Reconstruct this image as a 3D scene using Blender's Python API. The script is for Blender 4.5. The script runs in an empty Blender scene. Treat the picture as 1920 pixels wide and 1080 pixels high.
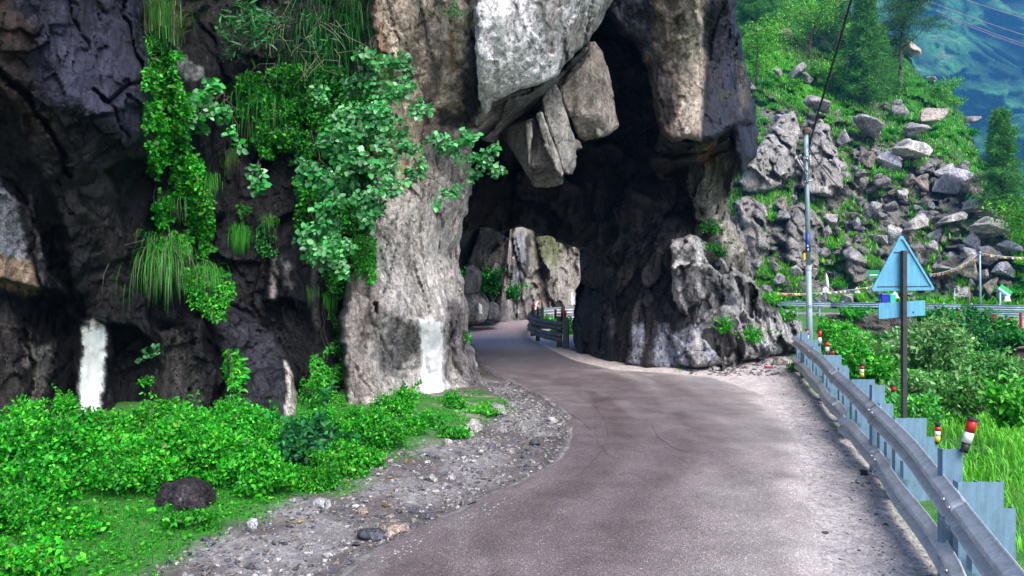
import bpy, bmesh, math, random
import numpy as np
from mathutils import Vector, Matrix, Euler
random.seed(7); RNG = np.random.default_rng(11)
R = math.radians
S = bpy.context.scene
col = S.collection

# ------------------------------------------------------------------ camera, sky, sun, exposure
F = 1300.0; HZ = 515.0; CAMZ = 2.6
cd = bpy.data.cameras.new('camera'); cam = bpy.data.objects.new('camera', cd); col.objects.link(cam)
cd.sensor_width = 36; cd.lens = F/1920*36; cd.shift_y = -(540-HZ)/1920
cam.location = (0, 0, CAMZ); cam.rotation_euler = (R(90), 0, 0); cd.clip_start = .1; cd.clip_end = 6000
S.camera = cam
SUN_EL, SUN_AZ = R(52), R(148)            # azimuth clockwise from +Y: behind the camera, to the right
w = bpy.data.worlds.new('World'); S.world = w; w.use_nodes = True
nt = w.node_tree; bg = nt.nodes['Background']
sk = nt.nodes.new('ShaderNodeTexSky'); sk.sky_type = 'NISHITA'; sk.sun_disc = False
sk.sun_elevation = SUN_EL; sk.sun_rotation = SUN_AZ; sk.dust_density = 2.0
nt.links.new(sk.outputs[0], bg.inputs[0]); bg.inputs[1].default_value = .12
sl = bpy.data.lights.new('sun', 'SUN'); sl.energy = 2.4; sl.angle = R(40); sl.color = (1, .95, .88)
so = bpy.data.objects.new('sun', sl); col.objects.link(so)
sd = Vector((math.sin(SUN_AZ)*math.cos(SUN_EL), math.cos(SUN_AZ)*math.cos(SUN_EL), math.sin(SUN_EL)))
so.rotation_euler = (-sd).to_track_quat('-Z', 'Y').to_euler(); so.location = (10, -20, 40)
S.view_settings.view_transform = 'Standard'; S.view_settings.look = 'None'
S.view_settings.exposure = 1.35; S.view_settings.gamma = 1

# ------------------------------------------------------------------ numeric helpers
def W3(px, py, Y): return np.stack([(px-960)/F*Y, Y+0*px, CAMZ-(py-HZ)/F*Y], -1)
def P(px, py, Y): return Vector(((px-960)/F*Y, Y, CAMZ-(py-HZ)/F*Y))
def gY(py): return CAMZ*F/(py-HZ)
def G(px, py): Y = gY(py); return ((px-960)/F*Y, Y)
def hsh(i, j, k, s):
    h = (i.astype(np.int64)*374761393 + j.astype(np.int64)*668265263 + k.astype(np.int64)*2147483647 + s*1274126177) & 0xffffffff
    h = ((h ^ (h >> 13))*1274126177) & 0xffffffff
    h = ((h ^ (h >> 16))*2246822519) & 0xffffffff
    return ((h ^ (h >> 15)) & 0xffffff)/float(0xffffff)
def vn(p, s=0):
    f = np.floor(p); t = p-f; t = t*t*(3-2*t); i, j, k = f[..., 0], f[..., 1], f[..., 2]; r = 0
    for a in (0, 1):
        for b in (0, 1):
            for c in (0, 1):
                wt = (t[..., 0] if a else 1-t[..., 0])*(t[..., 1] if b else 1-t[..., 1])*(t[..., 2] if c else 1-t[..., 2])
                r = r + wt*hsh(i+a, j+b, k+c, s)
    return r*2-1
def fbm(p, o=4, s=0):
    r = 0; a = 1.
    for q in range(o): r = r+a*vn(p*2.0**q+17.3*q, s+q); a *= .5
    return r
def ridge(p, o=4, s=0):
    r = 0; a = 1.
    for q in range(o): r = r+a*(1-2*np.abs(vn(p*2.0**q+9.1*q, s+q))); a *= .5
    return r
def facet(p, s=0, tilt=1.0):
    """fractured rock: every jittered cell is one tilted plane"""
    f = np.floor(p); best = np.full(p.shape[:-1], 9e9); val = np.zeros(p.shape[:-1]); sec = np.full(p.shape[:-1], 9e9)
    for a in (-1, 0, 1):
        for b in (-1, 0, 1):
            for c in (-1, 0, 1):
                i, j, k = f[..., 0]+a, f[..., 1]+b, f[..., 2]+c
                cx = i+hsh(i, j, k, s); cy = j+hsh(i, j, k, s+1); cz = k+hsh(i, j, k, s+2)
                dx, dy, dz = p[..., 0]-cx, p[..., 1]-cy, p[..., 2]-cz
                d = dx*dx+dy*dy+dz*dz
                v = (hsh(i, j, k, s+3)-.5)+tilt*(dx*(hsh(i, j, k, s+4)-.5)+dy*(hsh(i, j, k, s+5)-.5)+dz*(hsh(i, j, k, s+6)-.5))*2
                m = d < best
                sec = np.where(m, best, np.minimum(sec, d)); val = np.where(m, v, val); best = np.where(m, d, best)
    return val, np.sqrt(sec)-np.sqrt(best)
def inside(poly, x, y):
    r = np.zeros(x.shape, bool); n = len(poly)
    for a in range(n):
        x1, y1 = poly[a]; x2, y2 = poly[(a+1) % n]
        if y1 == y2: continue
        c = ((y1 > y) != (y2 > y)) & (x < (x2-x1)*(y-y1)/(y2-y1)+x1); r ^= c
    return r
def near(poly, x, y, closed=True):
    """distance to, and nearest point on, a polyline"""
    bd = np.full(x.shape, 9e9); bx = np.zeros(x.shape); by = np.zeros(x.shape); n = len(poly)
    for a in range(n if closed else n-1):
        x1, y1 = poly[a]; x2, y2 = poly[(a+1) % n]; dx, dy = x2-x1, y2-y1; L = dx*dx+dy*dy or 1e-9
        t = np.clip(((x-x1)*dx+(y-y1)*dy)/L, 0, 1); qx, qy = x1+t*dx, y1+t*dy
        d = np.hypot(x-qx, y-qy); m = d < bd
        bd = np.where(m, d, bd); bx = np.where(m, qx, bx); by = np.where(m, qy, by)
    return bd, bx, by
def sdist(poly, x, y):
    d, _, _ = near(poly, x, y); return np.where(inside(poly, x, y), d, -d)
def tps(pts):
    """smooth surface through (px, py, Y) samples"""
    A = np.array(pts, float); X = A[:, :2]/300.; n = len(A)
    def U(r): return np.where(r > 1e-9, r*r*np.log(np.maximum(r, 1e-9)), 0)
    K = U(np.hypot(X[:, None, 0]-X[None, :, 0], X[:, None, 1]-X[None, :, 1]))+np.eye(n)*.02
    Q = np.c_[np.ones(n), X]; M = np.block([[K, Q], [Q.T, np.zeros((3, 3))]])
    s = np.linalg.solve(M, np.r_[A[:, 2], 0, 0, 0])
    def f(px, py):
        px = np.asarray(px, float)/300.; py = np.asarray(py, float)/300.
        r = s[n]+s[n+1]*px+s[n+2]*py
        for q in range(n): r = r+s[q]*U(np.hypot(px-X[q, 0], py-X[q, 1]))
        return r
    return f
def sm(a, b, x): t = np.clip((x-a)/(b-a), 0, 1); return t*t*(3-2*t)

def bl(c, cc, m): return c*(1-m[:, None])+np.asarray(cc)*m[:, None]

# ------------------------------------------------------------------ object helpers
def link(o, parent=None):
    col.objects.link(o)
    if parent: o.parent = parent
    return o
def tag(o, label=None, cat=None, group=None, kind=None):
    if label: o['label'] = label
    if cat: o['category'] = cat
    if group: o['group'] = group
    if kind: o['kind'] = kind
    return o
def empty(name, loc=(0, 0, 0), rz=0, **k):
    o = bpy.data.objects.new(name, None); o.location = loc; o.rotation_euler = (0, 0, rz); o.empty_display_size = .2
    link(o); return tag(o, **k)
def npmesh(name, V, Fc, mat, parent=None, tint=None, smooth=True, **k):
    """V (n,3); Fc list of arrays of equal-sided faces or one array"""
    me = bpy.data.meshes.new(name); V = np.asarray(V, np.float32)
    Fl = Fc if isinstance(Fc, list) else [Fc]
    Fl = [np.asarray(f, np.int32) for f in Fl if len(f)]
    me.vertices.add(len(V)); me.vertices.foreach_set('co', V.ravel())
    nl = sum(f.size for f in Fl); npoly = sum(len(f) for f in Fl)
    me.loops.add(nl); me.polygons.add(npoly)
    me.loops.foreach_set('vertex_index', np.concatenate([f.ravel() for f in Fl]))
    sizes = np.concatenate([np.full(len(f), f.shape[1], np.int32) for f in Fl])
    me.polygons.foreach_set('loop_start', np.r_[0, np.cumsum(sizes)[:-1]].astype(np.int32))
    me.polygons.foreach_set('loop_total', sizes)
    me.polygons.foreach_set('use_smooth', np.full(npoly, smooth))
    me.update(calc_edges=True); me.validate()
    if tint is not None:
        a = me.color_attributes.new('tint', 'FLOAT_COLOR', 'POINT')
        a.data.foreach_set('color', np.c_[np.asarray(tint, np.float32), np.ones(len(V), np.float32)].astype(np.float32).ravel())
    me.materials.append(mat); o = bpy.data.objects.new(name, me); link(o, parent); return tag(o, **k)
def bmobj(name, bm, mat, parent=None, smooth=False, **k):
    me = bpy.data.meshes.new(name); bm.normal_update(); bm.to_mesh(me); bm.free(); me.materials.append(mat)
    for p in me.polygons: p.use_smooth = smooth
    o = bpy.data.objects.new(name, me); link(o, parent); return tag(o, **k)
def cyl(bm, a, b, r1, r2=None, n=12):
    a, b = Vector(a), Vector(b); r2 = r1 if r2 is None else r2
    q = (b-a).to_track_quat('Z', 'Y'); M = Matrix.Translation((a+b)/2) @ q.to_matrix().to_4x4()
    bmesh.ops.create_cone(bm, cap_ends=True, segments=n, radius1=r1, radius2=max(r2, 1e-4), depth=(b-a).length, matrix=M)
def box(bm, c, d, rot=None, bev=0):
    M = Matrix.Translation(c) @ (rot or Matrix.Identity(4)) @ Matrix.Diagonal((*d, 1))
    r = bmesh.ops.create_cube(bm, size=1, matrix=M)
    if bev:
        es = list({e for v in r['verts'] for e in v.link_edges}); bmesh.ops.bevel(bm, geom=es, offset=bev, segments=2, affect='EDGES')
def tube(bm, pts, r, n=8):
    pts = [Vector(p) for p in pts]; rs = r if hasattr(r, '__len__') else [r]*len(pts); rings = []
    for i, p in enumerate(pts):
        t = (pts[min(i+1, len(pts)-1)]-pts[max(i-1, 0)]).normalized(); q = t.to_track_quat('Z', 'Y')
        rings.append([bm.verts.new(p+q @ Vector((math.cos(2*math.pi*k/n)*rs[i], math.sin(2*math.pi*k/n)*rs[i], 0))) for k in range(n)])
    for A, B in zip(rings, rings[1:]):
        for k in range(n): bm.faces.new((A[k], A[(k+1) % n], B[(k+1) % n], B[k]))
    bm.faces.new(rings[0][::-1]); bm.faces.new(rings[-1])

# ------------------------------------------------------------------ materials
class NT:
    def __init__(s, name):
        s.m = bpy.data.materials.new(name); s.m.use_nodes = True; s.t = s.m.node_tree; s.b = s.t.nodes['Principled BSDF']; s.out = s.t.nodes['Material Output']
    def n(s, kind, **k):
        o = s.t.nodes.new('ShaderNode'+kind)
        for a, v in k.items(): setattr(o, a, v)
        return o
    def l(s, a, b): s.t.links.new(a, b)
    def noise(s, vec, scale, detail=6, rough=.6, dist=0.):
        o = s.n('TexNoise'); o.inputs['Scale'].default_value = scale; o.inputs['Detail'].default_value = detail
        o.inputs['Roughness'].default_value = rough; o.inputs['Distortion'].default_value = dist
        if vec: s.l(vec, o.inputs['Vector'])
        return o.outputs['Fac']
    def vec(s, scale=(1, 1, 1), rot=(0, 0, 0)):
        g = s.n('NewGeometry'); m = s.n('Mapping'); m.inputs['Scale'].default_value = scale; m.inputs['Rotation'].default_value = rot
        s.l(g.outputs['Position'], m.inputs['Vector']); return m.outputs[0]
    def ovec(s, scale=(1, 1, 1)):
        g = s.n('TexCoord'); m = s.n('Mapping'); m.inputs['Scale'].default_value = scale
        s.l(g.outputs['Object'], m.inputs['Vector']); return m.outputs[0]
    def ramp(s, fac, stops):
        o = s.n('ValToRGB'); e = o.color_ramp.elements
        while len(e) < len(stops): e.new(.5)
        for q, (p, c) in enumerate(stops):
            e[q].position = p; e[q].color = (*(c if hasattr(c, '__len__') else (c, c, c)), 1)
        s.l(fac, o.inputs[0]); return o.outputs[0]
    def mix(s, a, b, fac, mode='MIX'):
        o = s.n('Mix', data_type='RGBA', blend_type=mode)
        for v, i in ((fac, 0), (a, 6), (b, 7)):
            if hasattr(v, 'links'): s.l(v, o.inputs[i])
            elif i == 0: o.inputs[0].default_value = v
            else: o.inputs[i].default_value = (*v, 1) if hasattr(v, '__len__') else (v, v, v, 1)
        return o.outputs[2]
    def math(s, op, a, b=0.):
        o = s.n('Math', operation=op)
        for v, i in ((a, 0), (b, 1)):
            if hasattr(v, 'links'): s.l(v, o.inputs[i])
            else: o.inputs[i].default_value = v
        return o.outputs[0]
    def bump(s, h, dist, strength=1., prev=None, fac=None):
        o = s.n('Bump'); o.inputs['Distance'].default_value = dist; o.inputs['Strength'].default_value = strength
        if fac: s.l(s.math('MULTIPLY', fac, strength), o.inputs['Strength'])
        s.l(h, o.inputs['Height'])
        if prev: s.l(prev, o.inputs['Normal'])
        return o.outputs[0]
    def set(s, color=None, rough=None, metal=None, normal=None, spec=None):
        for v, i in ((color, 'Base Color'), (rough, 'Roughness'), (metal, 'Metallic'), (normal, 'Normal'), (spec, 'Specular IOR Level')):
            if v is None: continue
            if hasattr(v, 'links'): s.l(v, s.b.inputs[i])
            else: s.b.inputs[i].default_value = (*v, 1) if hasattr(v, '__len__') else v
        return s.m
    def attr(s, name='tint'):
        o = s.n('Attribute'); o.attribute_name = name; return o.outputs['Color']

def rock_mat(name, scale=1., gain=1., streak=.35, bd=.05, wet=True, obj=False):
    m = NT(name); v = m.ovec((scale,)*3) if obj else m.vec((scale,)*3)
    vs = m.ovec((scale*1.7, scale*1.7, scale*.22)) if obj else m.vec((scale*1.7, scale*1.7, scale*.22), (0, R(8), 0))
    n1 = m.noise(v, 1.3, 10, .66); n2 = m.noise(v, 14, 8, .7); n3 = m.noise(vs, 3.2, 8, .65, .4)
    n4 = m.noise(v, 55, 4, .7)
    c = m.attr()
    a = m.ramp(n1, [(.3, .55), (.5, 1.), (.7, 1.4)]); c = m.mix(c, a, 1, 'MULTIPLY')
    a = m.ramp(n2, [(.32, .4), (.5, 1.), (.66, 1.7)]); c = m.mix(c, a, .85, 'MULTIPLY')
    a = m.ramp(n3, [(.35, .45), (.52, 1.), (.68, 1.35)]); c = m.mix(c, a, streak*2, 'MULTIPLY')
    a = m.ramp(n4, [(.35, .4), (.5, 1.), (.66, 1.9)]); c = m.mix(c, a, .8, 'MULTIPLY')
    bw0 = m.n('RGBToBW'); m.l(m.attr(), bw0.inputs[0]); pw = m.ramp(bw0.outputs[0], [(.84, 0), (.89, .8)]); c = m.mix(c, m.attr(), pw)
    # pale lichen specks
    vo = m.n('TexVoronoi'); vo.inputs['Scale'].default_value = 9*scale; m.l(v if scale == 1 else (m.ovec() if obj else m.vec()), vo.inputs['Vector'])
    sp = m.ramp(vo.outputs['Distance'], [(.05, 1), (.09, 0)])
    msk = m.ramp(m.noise(v, 2.1, 4), [(.5, 0), (.62, 1)]); sp = m.math('MULTIPLY', sp, msk)
    c = m.mix(c, (.32, .32, .30), m.math('MULTIPLY', sp, .6))
    g = m.n('Mix', data_type='RGBA', blend_type='MULTIPLY'); g.inputs[0].default_value = 1; m.l(m.mix(c, m.attr(), m.math('MULTIPLY', pw, .8)), g.inputs[6]); g.inputs[7].default_value = (gain, gain, gain, 1); c = g.outputs[2]
    vc = m.n('TexVoronoi', feature='DISTANCE_TO_EDGE'); vc.inputs['Scale'].default_value = 1.6*scale
    wv = m.n('VectorMath', operation='ADD'); nn = m.n('TexNoise'); nn.inputs['Scale'].default_value = 1.5; m.l(v, nn.inputs['Vector'])
    m.l(vs, wv.inputs[0]); m.l(nn.outputs['Color'], wv.inputs[1]); m.l(wv.outputs[0], vc.inputs['Vector'])
    crack = m.ramp(vc.outputs['Distance'], [(0, 0), (.03, 1)])
    inv_ = m.math('SUBTRACT', 1, m.math('MULTIPLY', pw, .8))
    def planes(sc, off):                               # height made of tilted flat planes with sharp edges between them
        mp = m.n('Mapping'); mp.inputs['Scale'].default_value = (1.25, 1.25, .62); mp.inputs['Rotation'].default_value = (R(12), R(20), 0); mp.inputs['Location'].default_value = (off, off, off); m.l(v, mp.inputs['Vector'])
        nz = m.n('TexNoise'); nz.inputs['Scale'].default_value = sc*1.3; nz.inputs['Detail'].default_value = 3; m.l(mp.outputs[0], nz.inputs['Vector'])
        sv = m.n('VectorMath', operation='SCALE'); m.l(nz.outputs['Color'], sv.inputs[0]); sv.inputs['Scale'].default_value = .55/sc
        ad = m.n('VectorMath', operation='ADD'); m.l(mp.outputs[0], ad.inputs[0]); m.l(sv.outputs[0], ad.inputs[1])
        vr = m.n('TexVoronoi'); vr.inputs['Scale'].default_value = sc; m.l(ad.outputs[0], vr.inputs['Vector'])
        df_ = m.n('VectorMath', operation='SUBTRACT'); m.l(ad.outputs[0], df_.inputs[0]); m.l(vr.outputs['Position'], df_.inputs[1])
        cs = m.n('VectorMath', operation='SUBTRACT'); m.l(vr.outputs['Color'], cs.inputs[0]); cs.inputs[1].default_value = (.5, .5, .5)
        dt = m.n('VectorMath', operation='DOT_PRODUCT'); m.l(df_.outputs[0], dt.inputs[0]); m.l(cs.outputs[0], dt.inputs[1])
        return m.math('ADD', dt.outputs['Value'], m.math('MULTIPLY', vr.outputs['Distance'], -.12/sc))
    b = m.bump(crack, bd*.45, .35, None, inv_); b = m.bump(planes(1.1, 3.), 1.15/scale, 1, b, inv_); b = m.bump(planes(3.1, 9.), .95/scale, 1, b, inv_); b = m.bump(planes(9., 5.), .8/scale, .9, b, inv_)
    b = m.bump(n1, bd*1.6, .6, b, inv_); b = m.bump(n3, bd*1.2, .5, b, inv_); b = m.bump(n2, bd*1.0, .9, b, inv_); b = m.bump(n4, bd*.45, 1, b)
    bw = m.n('RGBToBW'); m.l(m.attr(), bw.inputs[0])
    r = m.ramp(bw.outputs[0], [(.0, .33 if wet else .75), (.10, .85)])
    return m.set(c, r, normal=b, spec=.30)
M_rock = rock_mat('rock', 1.)
M_rockfar = rock_mat('rock_far', .3, 1, .3, .18, False)
M_boul = rock_mat('boulder_rock', .45, 1, .2, .1, False, True)
M_stone = rock_mat('stone_rock', 3., 1, .1, .01, False, True)

def leaf_mat(name, tr=.3, rough=.45):
    m = NT(name); c = m.attr(); m.set(c, rough, spec=.35)
    t = m.n('BsdfTranslucent'); c2 = m.mix(c, (1.0, 1.0, .45), 1, 'MULTIPLY'); m.l(c2, t.inputs[0])
    x = m.n('MixShader'); x.inputs[0].default_value = tr; m.l(m.b.outputs[0], x.inputs[1]); m.l(t.outputs[0], x.inputs[2])
    m.l(x.outputs[0], m.out.inputs[0]); return m.m
M_leaf = leaf_mat('leaf'); M_grass = leaf_mat('grass_blade', .35, .5)
def plain(name, c, rough=.6, metal=0, var=.25, sc=8., bd=.004):
    m = NT(name); v = m.ovec(); n1 = m.noise(v, sc, 6, .65); n2 = m.noise(v, sc*6, 4, .6)
    a = m.ramp(n1, [(.3, 1-var), (.7, 1+var)]); cc = m.mix(c, a, 1, 'MULTIPLY')
    rr = m.ramp(n2, [(.3, max(rough-.12, .05)), (.7, min(rough+.15, 1))])
    return m.set(cc, rr, metal, m.bump(n1, bd, .5))
M_bark = plain('bark', (.045, .032, .022), .9, 0, .5, 20, .02)
M_barkp = plain('pine_bark', (.10, .075, .06), .9, 0, .5, 3, .03)
M_twig = plain('dry_twig', (.20, .17, .13), .85, 0, .3, 30)

# ------------------------------------------------------------------ rock masses
def rough_outline(poly, amp, seed, seg=7.):
    out = []
    for (x1, y1), (x2, y2) in zip(poly, poly[1:]+poly[:1]):
        n = max(1, int(math.hypot(x2-x1, y2-y1)/seg))
        for q in range(n): out.append((x1+(x2-x1)*q/n, y1+(y2-y1)*q/n))
    A = np.array(out, float); p = np.c_[A/22., np.full(len(A), seed*3.1)]
    dx = fbm(p, 4, seed)*amp; dy = fbm(p+50, 4, seed+5)*amp
    q = np.c_[A/9., np.full(len(A), seed*1.7)]
    dx += facet(q, seed+9, 1.)[0]*amp*.8
    return [(a+b, c+d) for (a, c), b, d in zip(A, dx, dy)]
def paintcol(base, regions, x, y, P0, seed=0):
    c = np.tile(np.array(base, float), (len(x), 1))
    c *= (1+.22*fbm(P0*.9, 4, seed+40))[:, None]
    for r in regions:
        poly, cc, soft, warp = r[:4]; st = r[4] if len(r) > 4 else 1.
        nx = fbm(np.c_[x/60., y/60., 0*x+seed], 4, seed+60)*warp; ny = fbm(np.c_[x/60.+40, y/60., 0*x+seed], 4, seed+61)*warp
        fine = fbm(np.c_[x/7., y/7., 0*x+seed], 3, seed+62)*min(soft*.9, 14)
        m = sm(-soft, soft, sdist(poly, x+nx, y+ny)+fine)*st
        cc = np.array(cc)*(1+(.18 if cc[0] < .8 else .015)*fbm(P0*1.3+5, 3, seed+41))[:, None]
        c = c*(1-m[:, None])+cc*m[:, None]
    return np.clip(c, .004, .9)
def sheet(name, outline, depth, thick=4., step=4., roll=(40, 1.), facets=((.8, .8, .5, .35, 1.),), fb=(.6, .25), rg=None, base=(.1, .1, .1), regions=(), mat=None,
          parent=None, seed=0, amp=4., steps=(), back=(0, 0), cracks=(), flat=(), **k):
    mat = mat or M_rock
    ol = rough_outline([tuple(p) for p in outline], amp, seed) if amp else [tuple(p) for p in outline]
    D = depth if callable(depth) else tps(depth)
    xs = [p[0] for p in ol]; ys = [p[1] for p in ol]
    gx = np.arange(min(xs)-step, max(xs)+2*step, step); gy = np.arange(min(ys)-step, max(ys)+2*step, step)
    X, Yg = np.meshgrid(gx, gy); sh = X.shape; x = X.ravel(); y = Yg.ravel()
    d, nx, ny = near(ol, x, y); ins = inside(ol, x, y); I = ins.reshape(sh)
    cell = I[:-1, :-1] | I[1:, :-1] | I[:-1, 1:] | I[1:, 1:]
    idx = np.arange(len(x)).reshape(sh)
    Fq = np.stack([idx[:-1, :-1], idx[1:, :-1], idx[1:, 1:], idx[:-1, 1:]], -1)[cell]
    used = np.unique(Fq); mp = np.full(len(x), -1); mp[used] = np.arange(len(used)); Fq = mp[Fq]
    u_ins = ins[used]; x0, y0, dd = x[used], y[used], np.where(u_ins, d[used], 0)
    x1 = np.where(u_ins, x0, nx[used]); y1 = np.where(u_ins, y0, ny[used])
    Yd = D(x1, y1)
    if roll: t = np.clip(dd/roll[0], 0, 1); Yd = Yd+roll[1]*(1-np.sqrt(np.maximum(1-(1-t)**2, 0)))
    for (poly, dz, soft) in steps:                      # ledges and slabs standing proud
        wq = fbm(np.c_[x1/50., y1/50., 0*x1+seed], 3, seed+70)*10
        Yd = Yd-dz*sm(-soft, soft, sdist(poly, x1+wq, y1-wq))
    P0 = W3(x1, y1, Yd); disp = 0
    for q, (sx, sy, sz, am, ti) in enumerate(facets):
        wp = P0+np.stack([fbm(P0*.7+9, 2, seed+80), fbm(P0*.7+31, 2, seed+81), fbm(P0*.7+57, 2, seed+82)], -1)*.35/max(sx, .3)
        v, e = facet(wp*np.array([sx, sy, sz])+seed*7.7, seed+q*11, ti); disp = disp+am*v-am*.1*(1-sm(0, .1, e))
    disp = disp+fb[1]*fbm(P0*fb[0], 5, seed+3)
    for (pl, wd, dp_) in cracks:                        # open joints in the rock
        wq = fbm(np.c_[x1/26., y1/26., 0*x1+seed], 4, seed+75)*7; cd_ = near(pl, x1+wq, y1-wq*.6, False)[0]; disp = disp-dp_*.8*np.exp(-(cd_/(wd*.75))**2)
    if rg: disp = disp+rg[1]*ridge(P0*np.array(rg[0]), 5, seed+4)
    for (poly, soft) in flat: fm = sm(-soft, soft, sdist(poly, x1, y1)); disp = disp*(1-fm)+(disp*fm).sum()/max(fm.sum(), 1e-6)*fm+fm*disp*.22*(1-0)-fm*.0
    Yd = np.maximum(Yd-disp, 1.5)
    V = W3(x1, y1, Yd); tint = paintcol(base, regions, x1, y1, P0, seed)
    # back: walls run behind the outline, then a closing cap
    e = np.concatenate([Fq[:, [0, 1]], Fq[:, [1, 2]], Fq[:, [2, 3]], Fq[:, [3, 0]]]); es = np.sort(e, 1)
    key = es[:, 0]*len(V)+es[:, 1]; _, inv, cnt = np.unique(key, return_inverse=True, return_counts=True)
    be = e[cnt[inv] == 1]; bv = np.unique(be); bm_ = np.full(len(V), -1); bm_[bv] = np.arange(len(bv))
    cx, cy = x1.mean(), y1.mean(); n = len(V); rings = [V]; tints = [tint]; faces = [Fq]; prev = bv; off = n; m = len(bv); ns = 4
    for s in range(1, ns+1):
        f = s/ns; sc = 1-.10*f*f if s < ns else .82
        bx = cx+(x1[bv]-cx)*sc+back[0]*f; by = cy+(y1[bv]-cy)*sc+back[1]*f
        rings.append(W3(bx, by, Yd[bv]+thick*f)); tints.append(tint[bv])
        cur = off+np.arange(m); a, b = bm_[be[:, 0]], bm_[be[:, 1]]
        faces.append(np.stack([prev[b], prev[a], cur[a], cur[b]], -1)); prev = cur; off += m
    c = np.array([rings[-1].mean(0)]); rings.append(c); tints.append(tint[:1]); a, b = bm_[be[:, 0]], bm_[be[:, 1]]
    faces.append(np.stack([prev[b], prev[a], np.full(len(a), off)], -1))
    o = npmesh(name, np.concatenate(rings), faces, mat, parent, np.concatenate(tints), **k)
    full = np.full((len(x), 3), np.nan); full[used] = V; full = full.reshape(*sh, 3)
    def surf(px, py):
        px = np.atleast_1d(px); py = np.atleast_1d(py)
        i = np.clip(np.round((py-gy[0])/step).astype(int), 0, sh[0]-1); j = np.clip(np.round((px-gx[0])/step).astype(int), 0, sh[1]-1)
        r = full[i, j].copy(); bad = np.isnan(r[:, 0])
        if bad.any(): r[bad] = W3(px[bad].astype(float), py[bad].astype(float), D(px[bad], py[bad]))
        return r
    o_surf[name+str(seed)] = surf
    return o, surf
o_surf = {}
DARK = (.0075, .0072, .0095); DARKB = (.018, .017, .024); BLUE = (.030, .031, .060); BROWN = (.05, .035, .025); PALE = (.50, .48, .50); GREY = (.25, .235, .23)
WHITE = (.90, .90, .92)
# left cliff, wet and nearly black
dl = tps([(-420, -420, 7.6), (-420, 1000, 7.4), (300, -420, 11.5), (760, -420, 15), (-150, -150, 8.6), (150, -150, 9.8), (400, -150, 13.0), (700, -150, 14.5), (-150, 300, 9.4), (0, 300, 10.), (150, 200, 10.1), (260, 250, 11.0), (290, 500, 12.1), (400, 300, 13.4), (520, 200, 14.2), (640, 200, 14.6),
          (600, 450, 14.2), (450, 500, 13.4), (0, 600, 10.2), (-150, 850, 8.8), (0, 860, 9.8), (190, 700, 12.0), (190, 830, 11.8), (350, 700, 12.2), (350, 840, 11.8), (480, 700, 11.9), (560, 830, 11.7), (620, 700, 13.3), (650, 800, 13.6), (700, 700, 15.5), (760, 860, 16), (690, 600, 15.6), (720, 780, 16), (720, 500, 15.2), (740, 0, 14.8)])
WP1 = [(152, 612), (196, 606), (193, 660), (197, 720), (188, 785), (150, 785), (146, 720), (154, 660)]
left_regions = [
    ([(35, -160), (275, -160), (275, 60), (262, 180), (235, 260), (180, 225), (150, 190), (95, 160), (60, 90)], BLUE, 30, 30),  # bluish sky sheen of the wet slab, put into its colour
    ([(0, 60), (60, 110), (120, 190), (110, 330), (160, 420), (60, 330), (-60, 200)], (.016, .014, .018), 20, 30),
    ([(-160, -160), (30, -160), (60, 120), (120, 260), (60, 260), (-160, 100)], (.034, .02, .018), 25, 30),
    ([(150, 300), (250, 320), (270, 500), (200, 560), (150, 430)], (.03, .026, .028), 30, 40),
    ([(-160, 300), (0, 340), (28, 380), (42, 440), (40, 490), (70, 545), (-10, 520), (-160, 500)], (.30, .31, .37), 10, 8),
    ([(-10, 470), (60, 500), (84, 552), (40, 545), (-60, 500)], (.30, .22, .16), 9, 10),
    ([(-160, 570), (20, 580), (50, 700), (90, 760), (20, 860), (-160, 900)], (.055, .048, .046), 16, 20),
    ([(60, 640), (94, 648), (80, 760), (60, 770)], (.17, .15, .14), 8, 12),
    ([(60, 360), (70, 450), (82, 530), (72, 540), (62, 470), (50, 380)], (.14, .13, .15), 5, 8),
    (WP1, WHITE, 3, 4),
    ([(168, 590), (180, 592), (190, 612), (165, 614)], (.35, .33, .33), 6, 4),
    ([(296, 620), (345, 620), (370, 700), (375, 790), (345, 760), (300, 790)], (.06, .055, .056), 10, 14),
    ([(508, 480), (520, 480), (518, 560), (510, 560)], (.20, .18, .18), 4, 5),
    ([(530, 485), (545, 490), (552, 540), (540, 530)], (.16, .15, .16), 5, 5),
    ([(400, 560), (440, 560), (520, 620), (560, 800), (430, 800)], (.027, .026, .036), 12, 10),
    ([(532, 672), (545, 700), (556, 740), (567, 805), (536, 806), (538, 740)], (.62, .56, .50), 3, 6),
    ([(585, 600), (590, 470), (600, 470), (597, 620)], (.12, .11, .11), 3, 4),
    ([(335, 95), (380, 125), (385, 145), (350, 150), (320, 120)], (.20, .20, .20), 8, 8),
    ([(640, -160), (760, -160), (760, 300), (690, 200)], (.06, .05, .04), 20, 20)]
left_steps = [([(-200, -200), (250, -200), (272, 60), (280, 160), (286, 300), (240, 300), (200, 320), (250, 500), (290, 640), (160, 590), (120, 430), (70, 300), (-20, 130), (-200, 20)], .6, 5),
              ([(-200, 330), (20, 350), (60, 430), (135, 560), (60, 545), (-20, 520), (-200, 500)], .55, 5),
              ([(-200, 590), (40, 600), (110, 640), (95, 700), (60, 900), (-200, 900)], .3, 6),
              ([(146, 600), (203, 590), (210, 840), (140, 840)], .62, 7),
              ([(400, 590), (440, 570), (500, 610), (545, 670), (568, 830), (400, 830), (430, 700)], .75, 5),
              ([(300, 620), (380, 600), (415, 700), (400, 830), (300, 830)], .35, 8),
              ([(500, 470), (560, 475), (575, 580), (500, 560)], .5, 6),
              ([(580, 560), (625, 600), (640, 830), (590, 830)], .4, 8),
              ([(320, 90), (390, 120), (400, 260), (420, 400), (380, 430), (330, 300)], .5, 10)]
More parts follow.
